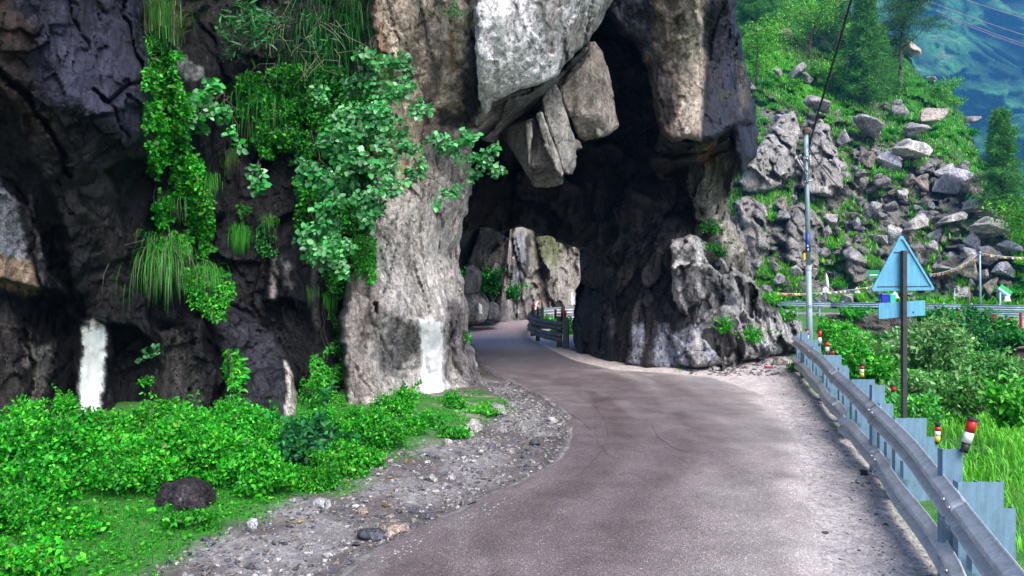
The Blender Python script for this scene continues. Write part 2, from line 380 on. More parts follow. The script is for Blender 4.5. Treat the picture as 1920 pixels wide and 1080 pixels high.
cliff, s_left = sheet('cliff', [(-420, -420), (760, -420), (760, 860), (560, 850), (300, 850), (190, 850), (60, 900), (-420, 1000)], dl, 7, 3.6, None,
      ((.45, .45, .26, .20, 1.2), (1.5, 1.5, .9, .09, 1.4), (4.5, 4.5, 3., .045, 1.4)), (.6, .12), ((2.6, 2.6, 1.5), .04), DARK, left_regions, seed=1, amp=0, steps=left_steps, flat=[(WP1, 8)], cracks=[([(228, -10), (246, 60), (262, 110), (276, 160)], 4, .3), ([(120, -10), (150, 70), (165, 95)], 3, .15), ([(175, 170), (200, 195), (240, 160), (280, 155)], 4, .25), ([(200, 195), (225, 230), (240, 260)], 3, .15), ([(0, 130), (60, 200), (100, 260), (130, 330)], 6, .3), ([(36, 350), (60, 430), (75, 540), (70, 620)], 4, .3), ([(105, 480), (125, 530), (150, 560), (165, 600)], 4, .2), ([(405, 585), (440, 575), (500, 610), (535, 660), (560, 740), (572, 810)], 4, .3), ([(300, 620), (340, 610), (380, 590), (410, 640), (400, 790)], 5, .25), ([(490, 470), (520, 540), (530, 600)], 4, .2), ([(320, 0), (390, 60), (420, 130), (440, 200)], 5, .25), ([(140, 740), (215, 700), (260, 690)], 3, .12), ([(45, 600), (60, 700), (50, 800)], 4, .25)], kind='structure')

# the rock gate: pillar, pale overhang, hanging column, cavern and the right foot are one arch of rock
arch = empty('rock_arch', (3, 18, 0), label='huge natural rock arch of pale and black stone spanning the road like a tunnel', cat='rock arch')
arch_inv = Matrix.Translation((-3, -18, 0))
def ap(name, *a, **k):
    o, s = sheet(name, *a, parent=arch, **k); o.matrix_parent_inverse = arch_inv; return o, s
dp = tps([(690, -420, 13.2), (900, -420, 13.4), (680, -150, 13.2), (900, -150, 13.4), (700, 100, 13.6), (880, 100, 13.6), (700, 400, 13.9), (860, 400, 15.5), (870, 300, 15.2), (790, 400, 14.1), (640, 600, 13.0), (650, 780, 12.4), (740, 700, 13.9), (820, 600, 14.1), (820, 745, 14.5), (740, 790, 12.8), (870, 600, 15.8), (890, 700, 16.6), (930, 740, 15.6), (960, 770, 14.6), (870, 470, 16.2)])
pillar_regions = [
    ([(600, -160), (900, -160), (905, 190), (870, 260), (880, 330), (700, 330), (600, 200)], (.44, .36, .29), 25, 25),
    ([(690, -160), (720, -160), (712, 40), (725, 120), (745, 200), (705, 180), (696, 100)], (.24, .15, .09), 8, 12),
    ([(745, 40), (800, 50), (800, 110), (760, 120)], (.085, .075, .055), 14, 20, .8),
    ([(865, 60), (905, 60), (905, 240), (870, 230), (862, 140)], (.045, .042, .045), 10, 12),
    ([(815, 205), (880, 190), (900, 250), (830, 235)], (.05, .045, .045), 10, 14),
    ([(843, 60), (848, 60), (849, 140), (844, 140)], (.35, .18, .07), 3, 3),
    ([(752, 300), (762, 300), (760, 360), (754, 360)], (.36, .22, .12), 4, 5),
    ([(790, 250), (850, 250), (880, 400), (840, 330), (800, 300)], (.20, .18, .17), 12, 20),
    ([(648, 470), (690, 470), (720, 700), (690, 760), (650, 760), (640, 620)], (.27, .235, .22), 15, 20),
    ([(715, 600), (780, 600), (785, 690), (730, 690)], (.19, .175, .18), 14, 20),
    ([(836, 560), (885, 560), (905, 640), (930, 740), (870, 740), (838, 640)], (.17, .155, .16), 8, 8),
    ([(860, 470), (880, 470), (890, 640), (915, 720), (895, 700), (872, 600)], (.33, .30, .30), 6, 5),
    ([(784, 596), (808, 596), (829, 602), (831, 650), (826, 680), (833, 738), (795, 742), (790, 690), (786, 640)], WHITE, 2.5, 3)]
s = ap('pillar', [(690, -420), (905, -420), (905, 190), (893, 262), (880, 300), (885, 345), (874, 400), (866, 455), (862, 500), (874, 560), (880, 640), (900, 690), (915, 728), (946, 742), (975, 785), (900, 800), (760, 830), (690, 850), (650, 830),
      (648, 700), (640, 620), (655, 540), (690, 450), (700, 300), (705, 200), (700, 100)], dp, 9, 3.2, (10, .35),
      ((.8, .8, .22, .27, 1.3), (2.6, 2.6, .7, .07, 1.3), (7, 7, 3, .025, 1.3)), (.7, .10), ((3.2, 3.2, .7), .035), (.50, .465, .44), pillar_regions, seed=2, amp=4, back=(-60, 0), flat=[([(784, 590), (835, 590), (838, 745), (784, 745)], 7)], cracks=[([(715, 470), (725, 560), (712, 640), (720, 700)], 4, .12), ([(762, 500), (770, 600), (782, 700)], 3, .10), ([(840, 470), (850, 560), (842, 640), (870, 720)], 4, .15), ([(700, 600), (740, 690), (790, 690)], 3, .1), ([(880, 0), (898, 100), (902, 200)], 4, .2), ([(735, 0), (745, 90), (770, 160)], 3, .1), ([(690, 90), (720, 105), (740, 130)], 4, .15)],
      steps=[([(836, 480), (858, 500), (845, 700), (900, 760), (960, 790), (990, 700), (900, 400)], -.5, 6), ([(860, 640), (915, 728), (950, 742), (985, 800), (900, 800), (862, 740)], .5, 8), ([(770, 590), (838, 590), (838, 750), (770, 750)], .1, 6)])
s_pil = s[1]
do = tps([(890, -420, 13.2), (1300, -420, 15.4), (890, -150, 13.2), (1180, -150, 15.2), (905, 200, 13.9), (920, 170, 13.4), (1000, 80, 13.2), (1100, 0, 14.2), (1030, 150, 14.0), (1100, 90, 15.2), (1140, 20, 16.0)])
s_over = ap('overhang', [(885, -420), (1330, -420), (1200, -170), (1160, -40), (1146, 5), (1134, 30), (1122, 52), (1096, 86), (1062, 122), (1040, 146), (1008, 160), (968, 172), (938, 184), (922, 190), (914, 212), (906, 214), (900, 200), (892, 120)],
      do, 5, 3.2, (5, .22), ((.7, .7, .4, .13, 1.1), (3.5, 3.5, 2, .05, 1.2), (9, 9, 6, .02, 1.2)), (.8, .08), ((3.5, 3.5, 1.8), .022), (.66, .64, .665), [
      ([(1040, -160), (1060, -160), (1056, 60), (1040, 120), (1030, 60)], (.40, .36, .35), 12, 14),
      ([(1060, 60), (1130, -20), (1150, 10), (1100, 90), (1040, 150), (1052, 110)], (.27, .26, .25), 6, 8),
      ([(1110, -160), (1170, -160), (1140, 0), (1100, 30)], (.42, .41, .43), 14, 10)], seed=3, amp=3.)[1]
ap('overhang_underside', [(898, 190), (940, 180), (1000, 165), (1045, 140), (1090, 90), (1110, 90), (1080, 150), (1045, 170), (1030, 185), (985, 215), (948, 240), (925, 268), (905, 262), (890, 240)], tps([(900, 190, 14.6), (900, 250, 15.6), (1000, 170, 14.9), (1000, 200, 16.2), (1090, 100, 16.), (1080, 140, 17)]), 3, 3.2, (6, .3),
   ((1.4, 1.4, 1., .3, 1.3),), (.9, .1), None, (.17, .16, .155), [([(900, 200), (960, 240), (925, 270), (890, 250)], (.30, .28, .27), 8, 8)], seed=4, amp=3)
# cavern roof and back wall; near-black base colour stands in for the cave's shade
dc = tps([(780, -420, 18), (1370, -420, 19.5), (780, 480, 21.5), (840, 200, 20), (840, 480, 22), (950, 300, 22.5), (950, 440, 24), (1100, 100, 20), (1100, 300, 22.5), (1100, 470, 23.5), (1200, 60, 19), (1200, 300, 21.5), (1200, 480, 21.5), (1300, 300, 21), (1300, 450, 21), (1100, -150, 18), (1320, -150, 19)])
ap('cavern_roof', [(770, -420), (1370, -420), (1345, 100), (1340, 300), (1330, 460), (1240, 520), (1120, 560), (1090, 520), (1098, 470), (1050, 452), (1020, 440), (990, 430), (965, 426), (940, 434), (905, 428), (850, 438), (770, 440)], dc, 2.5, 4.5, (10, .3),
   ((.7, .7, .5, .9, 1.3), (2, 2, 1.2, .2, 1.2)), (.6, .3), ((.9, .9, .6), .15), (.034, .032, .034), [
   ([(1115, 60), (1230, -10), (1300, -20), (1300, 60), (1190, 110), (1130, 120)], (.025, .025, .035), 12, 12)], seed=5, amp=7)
df = tps([(1075, 520, 24.5), (1078, 655, 23.6), (1130, 600, 21.8), (1200, 560, 20.6), (1200, 690, 19.6), (1290, 600, 19.8), (1290, 690, 19.4), (1340, 600, 19.6), (1250, 460, 20.6), (1330, 430, 20.6), (1150, 480, 22.5)])
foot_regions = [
    ([(1060, 480), (1120, 480), (1180, 560), (1180, 700), (1060, 700)], (.012, .012, .013), 20, 15),  # inner end near black: tunnel shade put into the rock colour
    ([(1180, 460), (1262, 470), (1262, 600), (1200, 690), (1176, 690)], (.055, .05, .055), 12, 12),
    ([(1130, 570), (1150, 600), (1148, 640), (1138, 620)], (.10, .10, .12), 4, 4),
    ([(1184, 612), (1206, 608), (1204, 640), (1196, 684), (1184, 684)], (.33, .34, .42), 4, 5),  # from here on white paint patches, their bluish grey shade put into the colour
    ([(1232, 606), (1256, 604), (1248, 640), (1254, 680), (1224, 684), (1226, 650)], (.30, .31, .39), 4, 6),
    ([(1262, 622), (1312, 600), (1308, 650), (1296, 686), (1262, 680), (1250, 640)], (.36, .37, .45), 4, 6)]
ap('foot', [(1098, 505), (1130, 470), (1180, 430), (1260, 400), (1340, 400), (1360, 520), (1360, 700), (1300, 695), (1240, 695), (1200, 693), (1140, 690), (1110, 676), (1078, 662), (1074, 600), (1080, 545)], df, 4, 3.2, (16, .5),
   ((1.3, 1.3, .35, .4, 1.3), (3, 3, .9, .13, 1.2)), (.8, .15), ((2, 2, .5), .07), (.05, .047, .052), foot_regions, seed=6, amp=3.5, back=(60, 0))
db = tps([(1260, 470, 18.9), (1290, 560, 18.9), (1270, 600, 19.3), (1350, 500, 19.5), (1300, 690, 18.8), (1400, 560, 20.5), (1400, 680, 19.6), (1480, 620, 22.), (1500, 650, 22.5), (1440, 560, 22.)])
ap('boulder_slope', [(1262, 450), (1290, 438), (1312, 444), (1350, 470), (1372, 500), (1400, 516), (1436, 552), (1470, 580), (1500, 600), (1512, 650), (1470, 668), (1400, 672), (1352, 688), (1296, 692), (1276, 640), (1290, 600), (1262, 560), (1254, 510)], db, 6, 3., (14, .6),
   ((.9, .9, .8, .6, 1.5), (2.4, 2.4, 2., .22, 1.4)), (.8, .15), ((2, 2, 1), .05), (.34, .33, .335), [
   ([(1255, 560), (1290, 590), (1290, 690), (1255, 690)], (.09, .085, .09), 10, 10),
   ([(1330, 510), (1375, 540), (1380, 570), (1340, 570)], (.06, .06, .08), 8, 10),
   ([(1375, 500), (1480, 580), (1480, 600), (1400, 570)], (.10, .095, .095), 10, 10),
   ([(1318, 636), (1345, 632), (1350, 664), (1325, 680), (1314, 660)], (.38, .39, .46), 4, 6),  # white patch, tinted bluish grey to carry the shade on it
   ([(1350, 620), (1440, 640), (1400, 680), (1330, 690)], (.15, .14, .14), 12, 10),
   ([(1400, 628), (1460, 650), (1450, 662), (1412, 660)], (.42, .42, .46), 5, 6)], seed=7, amp=4)
# support between the boulders and the hanging column
ap('support', [(1290, 300), (1340, 250), (1372, 232), (1392, 300), (1372, 350), (1360, 385), (1380, 430), (1402, 470), (1410, 520), (1380, 530), (1330, 470), (1296, 450), (1300, 400), (1290, 360)],
   tps([(1300, 300, 19.5), (1380, 260, 20), (1300, 440, 20.2), (1370, 400, 20.4), (1400, 500, 21)]), 4, 3., (14, .6), ((1.2, 1.2, .4, .45, 1.4), (3, 3, 1.2, .12, 1.2)), (.8, .12), None, (.24, .22, .20), [
   ([(1280, 290), (1320, 280), (1310, 340), (1320, 450), (1290, 450)], (.035, .03, .028), 10, 10),
   ([(1315, 290), (1345, 280), (1338, 305), (1315, 312)], (.30, .13, .05), 5, 6),
   ([(1330, 380), (1350, 400), (1390, 470), (1370, 470), (1340, 430)], (.48, .44, .40), 6, 6)], seed=8, amp=3)
# hanging column: brown front with a pale streak, near-black right side
dh = tps([(1150, -420, 17.2), (1400, -420, 17.8), (1150, -150, 17.2), (1230, 100, 17.6), (1240, 250, 18), (1320, 0, 16.6), (1310, 260, 17), (1390, 0, 17.6), (1390, 250, 17.8), (1420, 250, 19), (1400, 100, 18.8)])
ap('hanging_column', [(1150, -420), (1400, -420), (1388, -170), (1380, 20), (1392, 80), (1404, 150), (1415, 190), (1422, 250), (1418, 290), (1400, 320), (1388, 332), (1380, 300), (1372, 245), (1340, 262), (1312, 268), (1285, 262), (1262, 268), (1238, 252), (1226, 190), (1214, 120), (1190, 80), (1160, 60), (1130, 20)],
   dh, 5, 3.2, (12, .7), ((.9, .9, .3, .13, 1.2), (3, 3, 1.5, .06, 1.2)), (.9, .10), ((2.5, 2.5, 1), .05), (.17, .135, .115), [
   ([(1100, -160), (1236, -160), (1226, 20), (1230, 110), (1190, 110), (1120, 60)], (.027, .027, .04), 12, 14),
   ([(1236, 60), (1262, 120), (1256, 240), (1236, 250), (1222, 150)], (.06, .052, .055), 10, 10),
   ([(1286, -160), (1318, -160), (1318, 160), (1318, 262), (1276, 262), (1276, 120)], (.44, .37, .31), 7, 5),
   ([(1288, -160), (1294, -160), (1290, 260), (1284, 260)], (.45, .41, .36), 3, 3, .7),
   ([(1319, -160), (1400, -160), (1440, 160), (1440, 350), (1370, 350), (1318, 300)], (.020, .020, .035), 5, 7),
   ([(1374, 100), (1394, 120), (1400, 200), (1382, 220)], (.075, .065, .06), 7, 7)], seed=9, amp=3,
   steps=[([(1318, -200), (1400, -200), (1440, 350), (1318, 350)], -.25, 4), ([(1368, 235), (1440, 235), (1440, 350), (1360, 350)], -.3, 6)])
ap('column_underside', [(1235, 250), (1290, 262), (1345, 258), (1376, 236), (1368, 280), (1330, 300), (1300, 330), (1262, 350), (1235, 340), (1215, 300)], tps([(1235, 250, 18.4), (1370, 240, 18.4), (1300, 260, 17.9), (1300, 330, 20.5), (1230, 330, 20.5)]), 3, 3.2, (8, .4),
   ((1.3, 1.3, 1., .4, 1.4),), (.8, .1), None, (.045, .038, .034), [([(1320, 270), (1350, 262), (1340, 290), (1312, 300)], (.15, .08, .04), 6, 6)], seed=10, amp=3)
# two faceted blocks jammed under the overhang
def hull(name, pts, mat, parent, tint, sub=4, disp=.06, seed=0, smooth=True, **k):
    bm = bmesh.new()
    for p in pts: bm.verts.new(p)
    bmesh.ops.convex_hull(bm, input=bm.verts)
    bmesh.ops.delete(bm, geom=[v for v in bm.verts if not v.link_faces], context='VERTS')
    bmesh.ops.bevel(bm, geom=list(bm.edges), offset=disp*1.2, segments=1, affect='EDGES', clamp_overlap=True)
    bmesh.ops.triangulate(bm, faces=bm.faces)
    for _ in range(sub): bmesh.ops.subdivide_edges(bm, edges=[e for e in bm.edges if e.calc_length() > disp*2.5], cuts=1); bmesh.ops.triangulate(bm, faces=bm.faces)
    me = bpy.data.meshes.new(name); bm.normal_update(); bm.to_mesh(me)
    co = np.array([v.co for v in bm.verts]); nn = np.array([v.normal for v in bm.verts]); bm.free()
    sc = 1/max(disp*10, .01)
    d = facet(co*sc, seed, 1.)[0]*disp+fbm(co*sc*2, 4, seed)*disp*.35
    co = co+nn*d[:, None]; me.vertices.foreach_set('co', co.astype(np.float32).ravel())
    a = me.color_attributes.new('tint', 'FLOAT_COLOR', 'POINT'); t = np.array(tint)*(1+.2*fbm(co*sc*.6, 3, seed+2))[:, None]
    a.data.foreach_set('color', np.c_[np.clip(t, 0.005, .9), np.ones(len(co))].astype(np.float32).ravel())
    me.materials.append(mat); me.polygons.foreach_set('use_smooth', np.full(len(me.polygons), True)); me.update()
    try: me.set_sharp_from_angle(angle=R(32 if smooth else 18))
    except Exception: pass
    o = bpy.data.objects.new(name, me); link(o, parent); return tag(o, **k)
def blk(name, pts, tint, sd_, sub=3, dsp=.03):
    o = hull(name, [P(*p) for p in pts], M_rock, arch, tint, sub, dsp, sd_, smooth=False); o.matrix_parent_inverse = arch_inv; return o
blk('jammed_block', [(936, 242, 16.9), (998, 226, 15.6), (1003, 222, 15.9), (990, 308, 15.5), (984, 318, 16.2), (1004, 352, 16.5), (1040, 348, 16.9), (945, 225, 18.5), (1000, 200, 19), (1050, 330, 19.5), (995, 335, 19.5)], (.27, .26, .25), 21)
blk('jammed_block', [(1000, 226, 15.75), (1020, 190, 15.8), (1052, 318, 15.9), (1056, 342, 16.4), (1030, 352, 16.5), (998, 350, 16.3), (994, 312, 15.6), (1010, 230, 19), (1056, 330, 19.3), (1010, 345, 19.3)], (.17, .155, .145), 24)
blk('jammed_splinter', [(1004, 214, 15.25), (1016, 208, 15.2), (1034, 262, 15.2), (1056, 318, 15.5), (1055, 334, 15.6), (1044, 322, 15.4), (1018, 268, 15.3), (1012, 214, 16.3), (1054, 320, 16.4)], (.36, .34, .32), 23)
blk('jammed_splinter', [(984, 232, 15.3), (999, 226, 15.25), (995, 270, 15.25), (992, 312, 15.4), (988, 280, 15.3), (990, 235, 16.2)], (.38, .36, .34), 25)
blk('jammed_slab', [(1014, 186, 15.7), (1030, 162, 15.9), (1044, 158, 16.0), (1062, 215, 15.8), (1080, 272, 16.2), (1081, 306, 16.4), (1072, 330, 16.5), (1056, 322, 16.), (1040, 262, 15.6), (1022, 215, 15.5), (1040, 170, 19), (1076, 300, 19)], (.27, .255, .24), 26)
blk('jammed_wedge', [(1042, 152, 16.6), (1080, 116, 16.8), (1112, 76, 17.2), (1130, 98, 17.3), (1144, 150, 17.2), (1156, 212, 17.3), (1159, 238, 17.6), (1140, 250, 17.), (1122, 260, 17.3), (1086, 262, 17.), (1064, 212, 16.5), (1100, 150, 16.4), (1130, 222, 16.6), (1050, 160, 21), (1125, 90, 21), (1150, 230, 21), (1090, 250, 21)], (.25, .22, .195), 22, 3, .035)
blk('jammed_wedge', [(1120, 222, 16.9), (1150, 214, 17), (1160, 236, 17.2), (1140, 254, 17.1), (1122, 260, 16.9), (1116, 244, 16.8), (1140, 240, 18.5)], (.30, .27, .24), 27, 2, .03)
blk('jammed_chip', [(1072, 264, 16.8), (1086, 262, 16.8), (1092, 278, 16.9), (1080, 282, 16.9), (1080, 270, 18)], (.2, .18, .17), 28, 2, .02)
# cliffs seen through the tunnel
sheet('cliff', [(930, 360), (1180, 360), (1180, 604), (1100, 606), (1000, 604), (930, 602)], tps([(930, 600, 38), (1180, 604, 44), (1000, 600, 40.5), (930, 360, 40), (1180, 360, 46), (980, 480, 41), (965, 480, 38.5)]), 8, 2.6, None,
      ((.5, .5, .22, 1., 1.3), (1.3, 1.3, .5, .35, 1.2)), (.5, .3), None, (.30, .275, .25), [
      ([(960, 440), (984, 440), (978, 520), (972, 590), (960, 590)], (.26, .27, .31), 5, 5), ([(984, 440), (996, 440), (984, 540), (978, 560)], (.05, .045, .04), 3, 4),
      ([(1000, 440), (1060, 440), (1040, 500), (1000, 490)], (.16, .17, .09), 8, 10),
      ([(1001, 566), (1008, 565), (1010, 588), (1003, 589)], WHITE, 1.5, 1), ([(1070, 550), (1075, 548), (1076, 570), (1071, 570)], WHITE, 1.5, 1),
      ([(966, 570), (974, 585), (964, 588)], WHITE, 1.5, 1)], M_rock, seed=12, amp=0, kind='structure')
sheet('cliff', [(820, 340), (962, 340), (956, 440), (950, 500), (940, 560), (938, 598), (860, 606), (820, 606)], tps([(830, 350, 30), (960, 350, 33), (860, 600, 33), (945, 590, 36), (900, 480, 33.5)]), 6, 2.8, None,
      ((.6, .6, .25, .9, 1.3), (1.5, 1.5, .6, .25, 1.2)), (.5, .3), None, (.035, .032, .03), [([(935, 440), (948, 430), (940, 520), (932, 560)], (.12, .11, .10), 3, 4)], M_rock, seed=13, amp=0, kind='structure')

# ------------------------------------------------------------------ ground, road
RAIL = [(1.75, 1.0), (2.2, 2.2), (2.62, 3.3), (3.02, 4.3), (3.47, 5.4), (3.97, 6.8), (4.58, 8.6), (5.02, 10.), (5.82, 12.5), (6.85, 15.8), (7.75, 19.0)]
def XR(Y): return np.interp(Y, [2, 3.3, 4.3, 5.4, 6.8, 8.6, 10, 12.5, 19, 23, 26, 28, 36, 37.5, 42, 60], [2.2, 2.62, 3.02, 3.47, 3.97, 4.58, 5.02, 5.82, 7.75, 9, 9.5, 3.2, 3.2, 12, 14, 18])
LE = [G(*p) for p in [(620, 1080), (690, 1032), (765, 995), (850, 955), (930, 918), (985, 893), (1030, 868), (1052, 842), (1064, 812), (1062, 786), (1046, 762), (1016, 743), (985, 728), (950, 712), (922, 698), (903, 684), (890, 662), (880, 640), (872, 625), (866, 612)]]
def XL(Y): return np.interp(Y, [0, 3]+[p[1] for p in LE]+[38, 40.5, 42], [-3.3, -2.35]+[p[0] for p in LE]+[-2.0, -.5, 3])
RE = [G(*p) for p in [(1500, 1080), (1490, 1000), (1480, 930), (1470, 860), (1450, 790), (1400, 740), (1320, 708), (1240, 700), (1140, 694), (1060, 676), (1020, 655), (992, 640), (985, 625)]]
def XA(Y): return np.interp(Y, [0, 3]+[p[1] for p in RE]+[35.5, 37, 42], [1.2, 1.9]+[p[0] for p in RE]+[1.0, 8, 14])
def EF(X): return 52-(np.asarray(X)-20)*.56
def zg(X, Y):
    X = np.asarray(X, float); Y = np.asarray(Y, float)
    d = XL(Y)-X; z = np.where(d > .0, -.03*sm(0, .12, d), 0)+.10*np.clip(d-1.3, 0, 3.5)*sm(28, 20, Y)+.07*sm(.5, 1.1, d)*sm(30, 20, Y)
    e = X-XR(Y)-.45; dr = -.10*np.clip(e, 0, 2)-.36*np.clip(e-2, 0, 11)
    s = EF(X)-Y; far = -.4-.85*np.clip(s-.6, 0, 3.4)
    zr = np.maximum(dr, np.where(s < 5.5, far, -9)); zr = np.where(s < .6, -.4+0*s, zr); zr = np.where(e > 0, zr, 0)
    q = np.stack([X, Y, 0*X], -1)
    n = .05*fbm(q*.8, 4, 5)*(sm(.9, 2., d)+sm(.3, 1.5, e))+.006*fbm(q*4, 3, 6)*(sm(0, .2, d)+sm(-.5, 0, X-XA(Y)))
    lip = .05*sm(-.1, .15, X-XA(Y)-1.)*sm(30, 12, Y)*(e < 0)
    return z+zr+n-.006+lip*0
xs = np.unique(np.round(np.r_[np.arange(-60, -9, 1.5), np.arange(-9, 9, .09), np.arange(9, 40, .4), np.arange(40, 130, 4)], 3))
ys = np.unique(np.round(np.r_[np.arange(-12, 2, 1), np.arange(2, 17, .09), np.arange(17, 30, .2), np.arange(30, 66, .5), np.arange(66, 130, 4)], 3))
X, Y = np.meshgrid(xs, ys); x, y = X.ravel(), Y.ravel(); z = zg(x, y); q = np.stack([x, y, 0*x], -1)
d = XL(y)-x; e = x-XR(y); n1 = fbm(q*1.2, 4, 8); n2 = fbm(q*5, 3, 9)
GRAV = np.array((.165, .152, .158)); SOIL = np.array((.03, .13, .014)); DIRT = np.array((.42, .37, .365)); MUD = np.array((.06, .048, .045)); TURF = np.array((.03, .12, .015))
c = np.tile(GRAV, (len(x), 1))
c = bl(c, MUD, sm(.0, .6, fbm(q*1.7, 4, 12)+.1)*(d > 0)*.75); c = bl(c, MUD, sm(.45, .1, d+.2*n2)*(d > -.05)*.75)
gw = np.interp(y, [5, 6, 7.7, 8.8, 9.8, 11, 12.75, 15, 17, 30], [1.2, 1.35, 1.5, 1.9, 2.1, 1.8, .95, .8, .7, .7])
c = bl(c, SOIL, sm(-.25, .25, d-gw+.35*n1+.15*n2))
c = bl(c, (.22, .195, .18), sm(-.25, .25, n1+.4*n2)*sm(.0, .4, d-gw)*.85*sm(9.5, 11, y)*sm(2.2, 1.4, d-gw))
c = bl(c, MUD, sm(13, 15.5, y)*(d > 0)*(y < 22)*sm(-.2, .3, n1)*.8)
r = sm(-.1, .3, x-XA(y)); c = bl(c, DIRT, r)
c = bl(c, (.30, .265, .265), r*sm(-.9, -.3, e+.25*n1)*sm(-.3, .3, n2+.25)); c = bl(c, SOIL, sm(-.1, .35, e+.15*n1))
c = bl(c, TURF, sm(.0, .5, n1+.2)*(y > 44)*(e > 0)*.9); c = bl(c, (.20, .18, .17), ((y > EF(x)+.3) & (y < EF(x)+5) & (x > 14))*1.)
c *= (1+.15*n2)[:, None]
iy, ix = len(ys), len(xs); idx = np.arange(len(x)).reshape(iy, ix)
Fq = np.stack([idx[:-1, :-1], idx[:-1, 1:], idx[1:, 1:], idx[1:, :-1]], -1).reshape(-1, 4)
mg = NT('ground'); v = mg.vec(); a1 = mg.noise(v, 9, 8, .7); a2 = mg.noise(v, 60, 5, .75)
vo = mg.n('TexVoronoi'); vo.inputs['Scale'].default_value = 38; mg.l(v, vo.inputs['Vector'])
cc = mg.mix(mg.attr(), mg.ramp(a1, [(.3, .6), (.7, 1.4)]), 1, 'MULTIPLY'); cc = mg.mix(cc, mg.ramp(a2, [(.3, .45), (.7, 1.6)]), .8, 'MULTIPLY')
bwv = mg.n('RGBToBW'); mg.l(vo.outputs['Color'], bwv.inputs[0]); cc = mg.mix(cc, mg.ramp(bwv.outputs[0], [(.2, .65), (.8, 1.35)]), .7, 'MULTIPLY')
b = mg.bump(vo.outputs['Distance'], .012, .6); b = mg.bump(a1, .03, .6, b); b = mg.bump(a2, .006, .8, b)
mg.set(cc, .85, normal=b)
npmesh('ground', np.stack([x, y, z], -1), Fq, mg.m, None, c, kind='structure')

# asphalt: a sheet that lies over the ground, ragged at its left edge
yy = np.unique(np.r_[np.arange(-8, 3, .5), np.arange(3, 16, .05), np.arange(16, 41.8, .12)]); tt = np.linspace(0, 1, 90)
jit = .045*fbm(np.c_[yy*2.2, 0*yy, 0*yy], 5, 15)*(1+1.2*sm(11, 15, yy)); xl = XL(yy)+jit; xr = np.maximum(XA(yy)+.35+.10*fbm(np.c_[yy*.8, 0*yy, 0*yy+4], 4, 16), xl+.3)
Xg = xl[:, None]+(xr-xl)[:, None]*tt[None]; Yg = np.repeat(yy[:, None], 90, 1); x, y = Xg.ravel(), Yg.ravel(); q = np.stack([x, y, 0*x], -1)
dL = x-np.repeat(xl, 90); dR = np.repeat(xr, 90)-x
z = .014+.006*fbm(q*.9, 3, 18)-.03*np.exp(-((dL-.0)/.12)**2)-.03*np.exp(-(dR/.15)**2)
n1 = fbm(q*np.array([1.3, .35, 1]), 4, 19); n2 = fbm(q*3, 4, 20); wx = (x-np.repeat(xl, 90))/np.maximum(np.repeat(xr-xl, 90), .1)
c = np.tile(np.array((.124, .099, .106)), (len(x), 1)); c *= (1+.13*n1+.08*n2)[:, None]
c = bl(c, (.08, .06, .06), (np.exp(-((wx-.22-.03*n1)/.09)**2)*.6+np.exp(-((wx-.50-.03*n1)/.07)**2)*.45)*(y < 18)); c = bl(c, (.17, .15, .15), sm(.1, .5, fbm(q*np.array([2.2, .5, 1]), 4, 27))*(y < 18)*.45); c = bl(c, (.25, .22, .215), sm(.5, .9, wx+.08*n1)*(y < 19)*.85)
c = bl(c, (.38, .335, .33), sm(.86, 1.0, wx+.04*n2)*(y < 19)); c = bl(c, (.34, .27, .29), sm(22.5, 25.5, y)*.9); c = bl(c, (.30, .23, .20), sm(22, 26, y)*sm(.8, .95, wx+.05*n2)*.7)  # past the arch the lit road's brightness is painted into its colour
c = bl(c, (.22, .21, .215), sm(.25, .5, n1)*sm(10.5, 13, y)*(y < 20)*sm(.5, .7, wx)*.6)
mr = NT('asphalt'); v = mr.vec(); a1 = mr.noise(v, 1.5, 8, .65); a2 = mr.noise(v, 95, 3, .8); a3 = mr.noise(v, 260, 2, .8)
vo = mr.n('TexVoronoi'); vo.inputs['Scale'].default_value = 75; mr.l(v, vo.inputs['Vector']); bwv = mr.n('RGBToBW'); mr.l(vo.outputs['Color'], bwv.inputs[0])
cc = mr.mix(mr.attr(), mr.ramp(a2, [(.32, .45), (.5, .95), (.66, 2.0)]), 1, 'MULTIPLY'); cc = mr.mix(cc, mr.ramp(bwv.outputs[0], [(.15, .7), (.8, 1.1), (.93, 2.2)]), .8, 'MULTIPLY'); cc = mr.mix(cc, mr.ramp(a1, [(.3, .8), (.7, 1.25)]), 1, 'MULTIPLY')
b = mr.bump(vo.outputs['Distance'], .006, .7); b = mr.bump(a2, .005, .8, b)
mr.set(cc, mr.ramp(a1, [(.3, .36), (.7, .56)]), normal=b, spec=.5)
ny = len(yy); idx = np.arange(len(x)).reshape(ny, 90); Fq = np.stack([idx[:-1, :-1], idx[:-1, 1:], idx[1:, 1:], idx[1:, :-1]], -1).reshape(-1, 4)
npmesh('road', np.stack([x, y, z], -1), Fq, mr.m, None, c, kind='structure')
# far road beyond the valley
xa = np.linspace(14, 60, 60); V = []; 
for xx in xa: V += [(xx, EF(xx)+.9, -.375), (xx, EF(xx)+4.6, -.37)]
V = np.array(V); Fq = np.array([(2*i, 2*i+2, 2*i+3, 2*i+1) for i in range(59)]); npmesh('road', V, Fq, mr.m, None, np.tile((.22, .20, .21), (len(V), 1)), kind='structure')
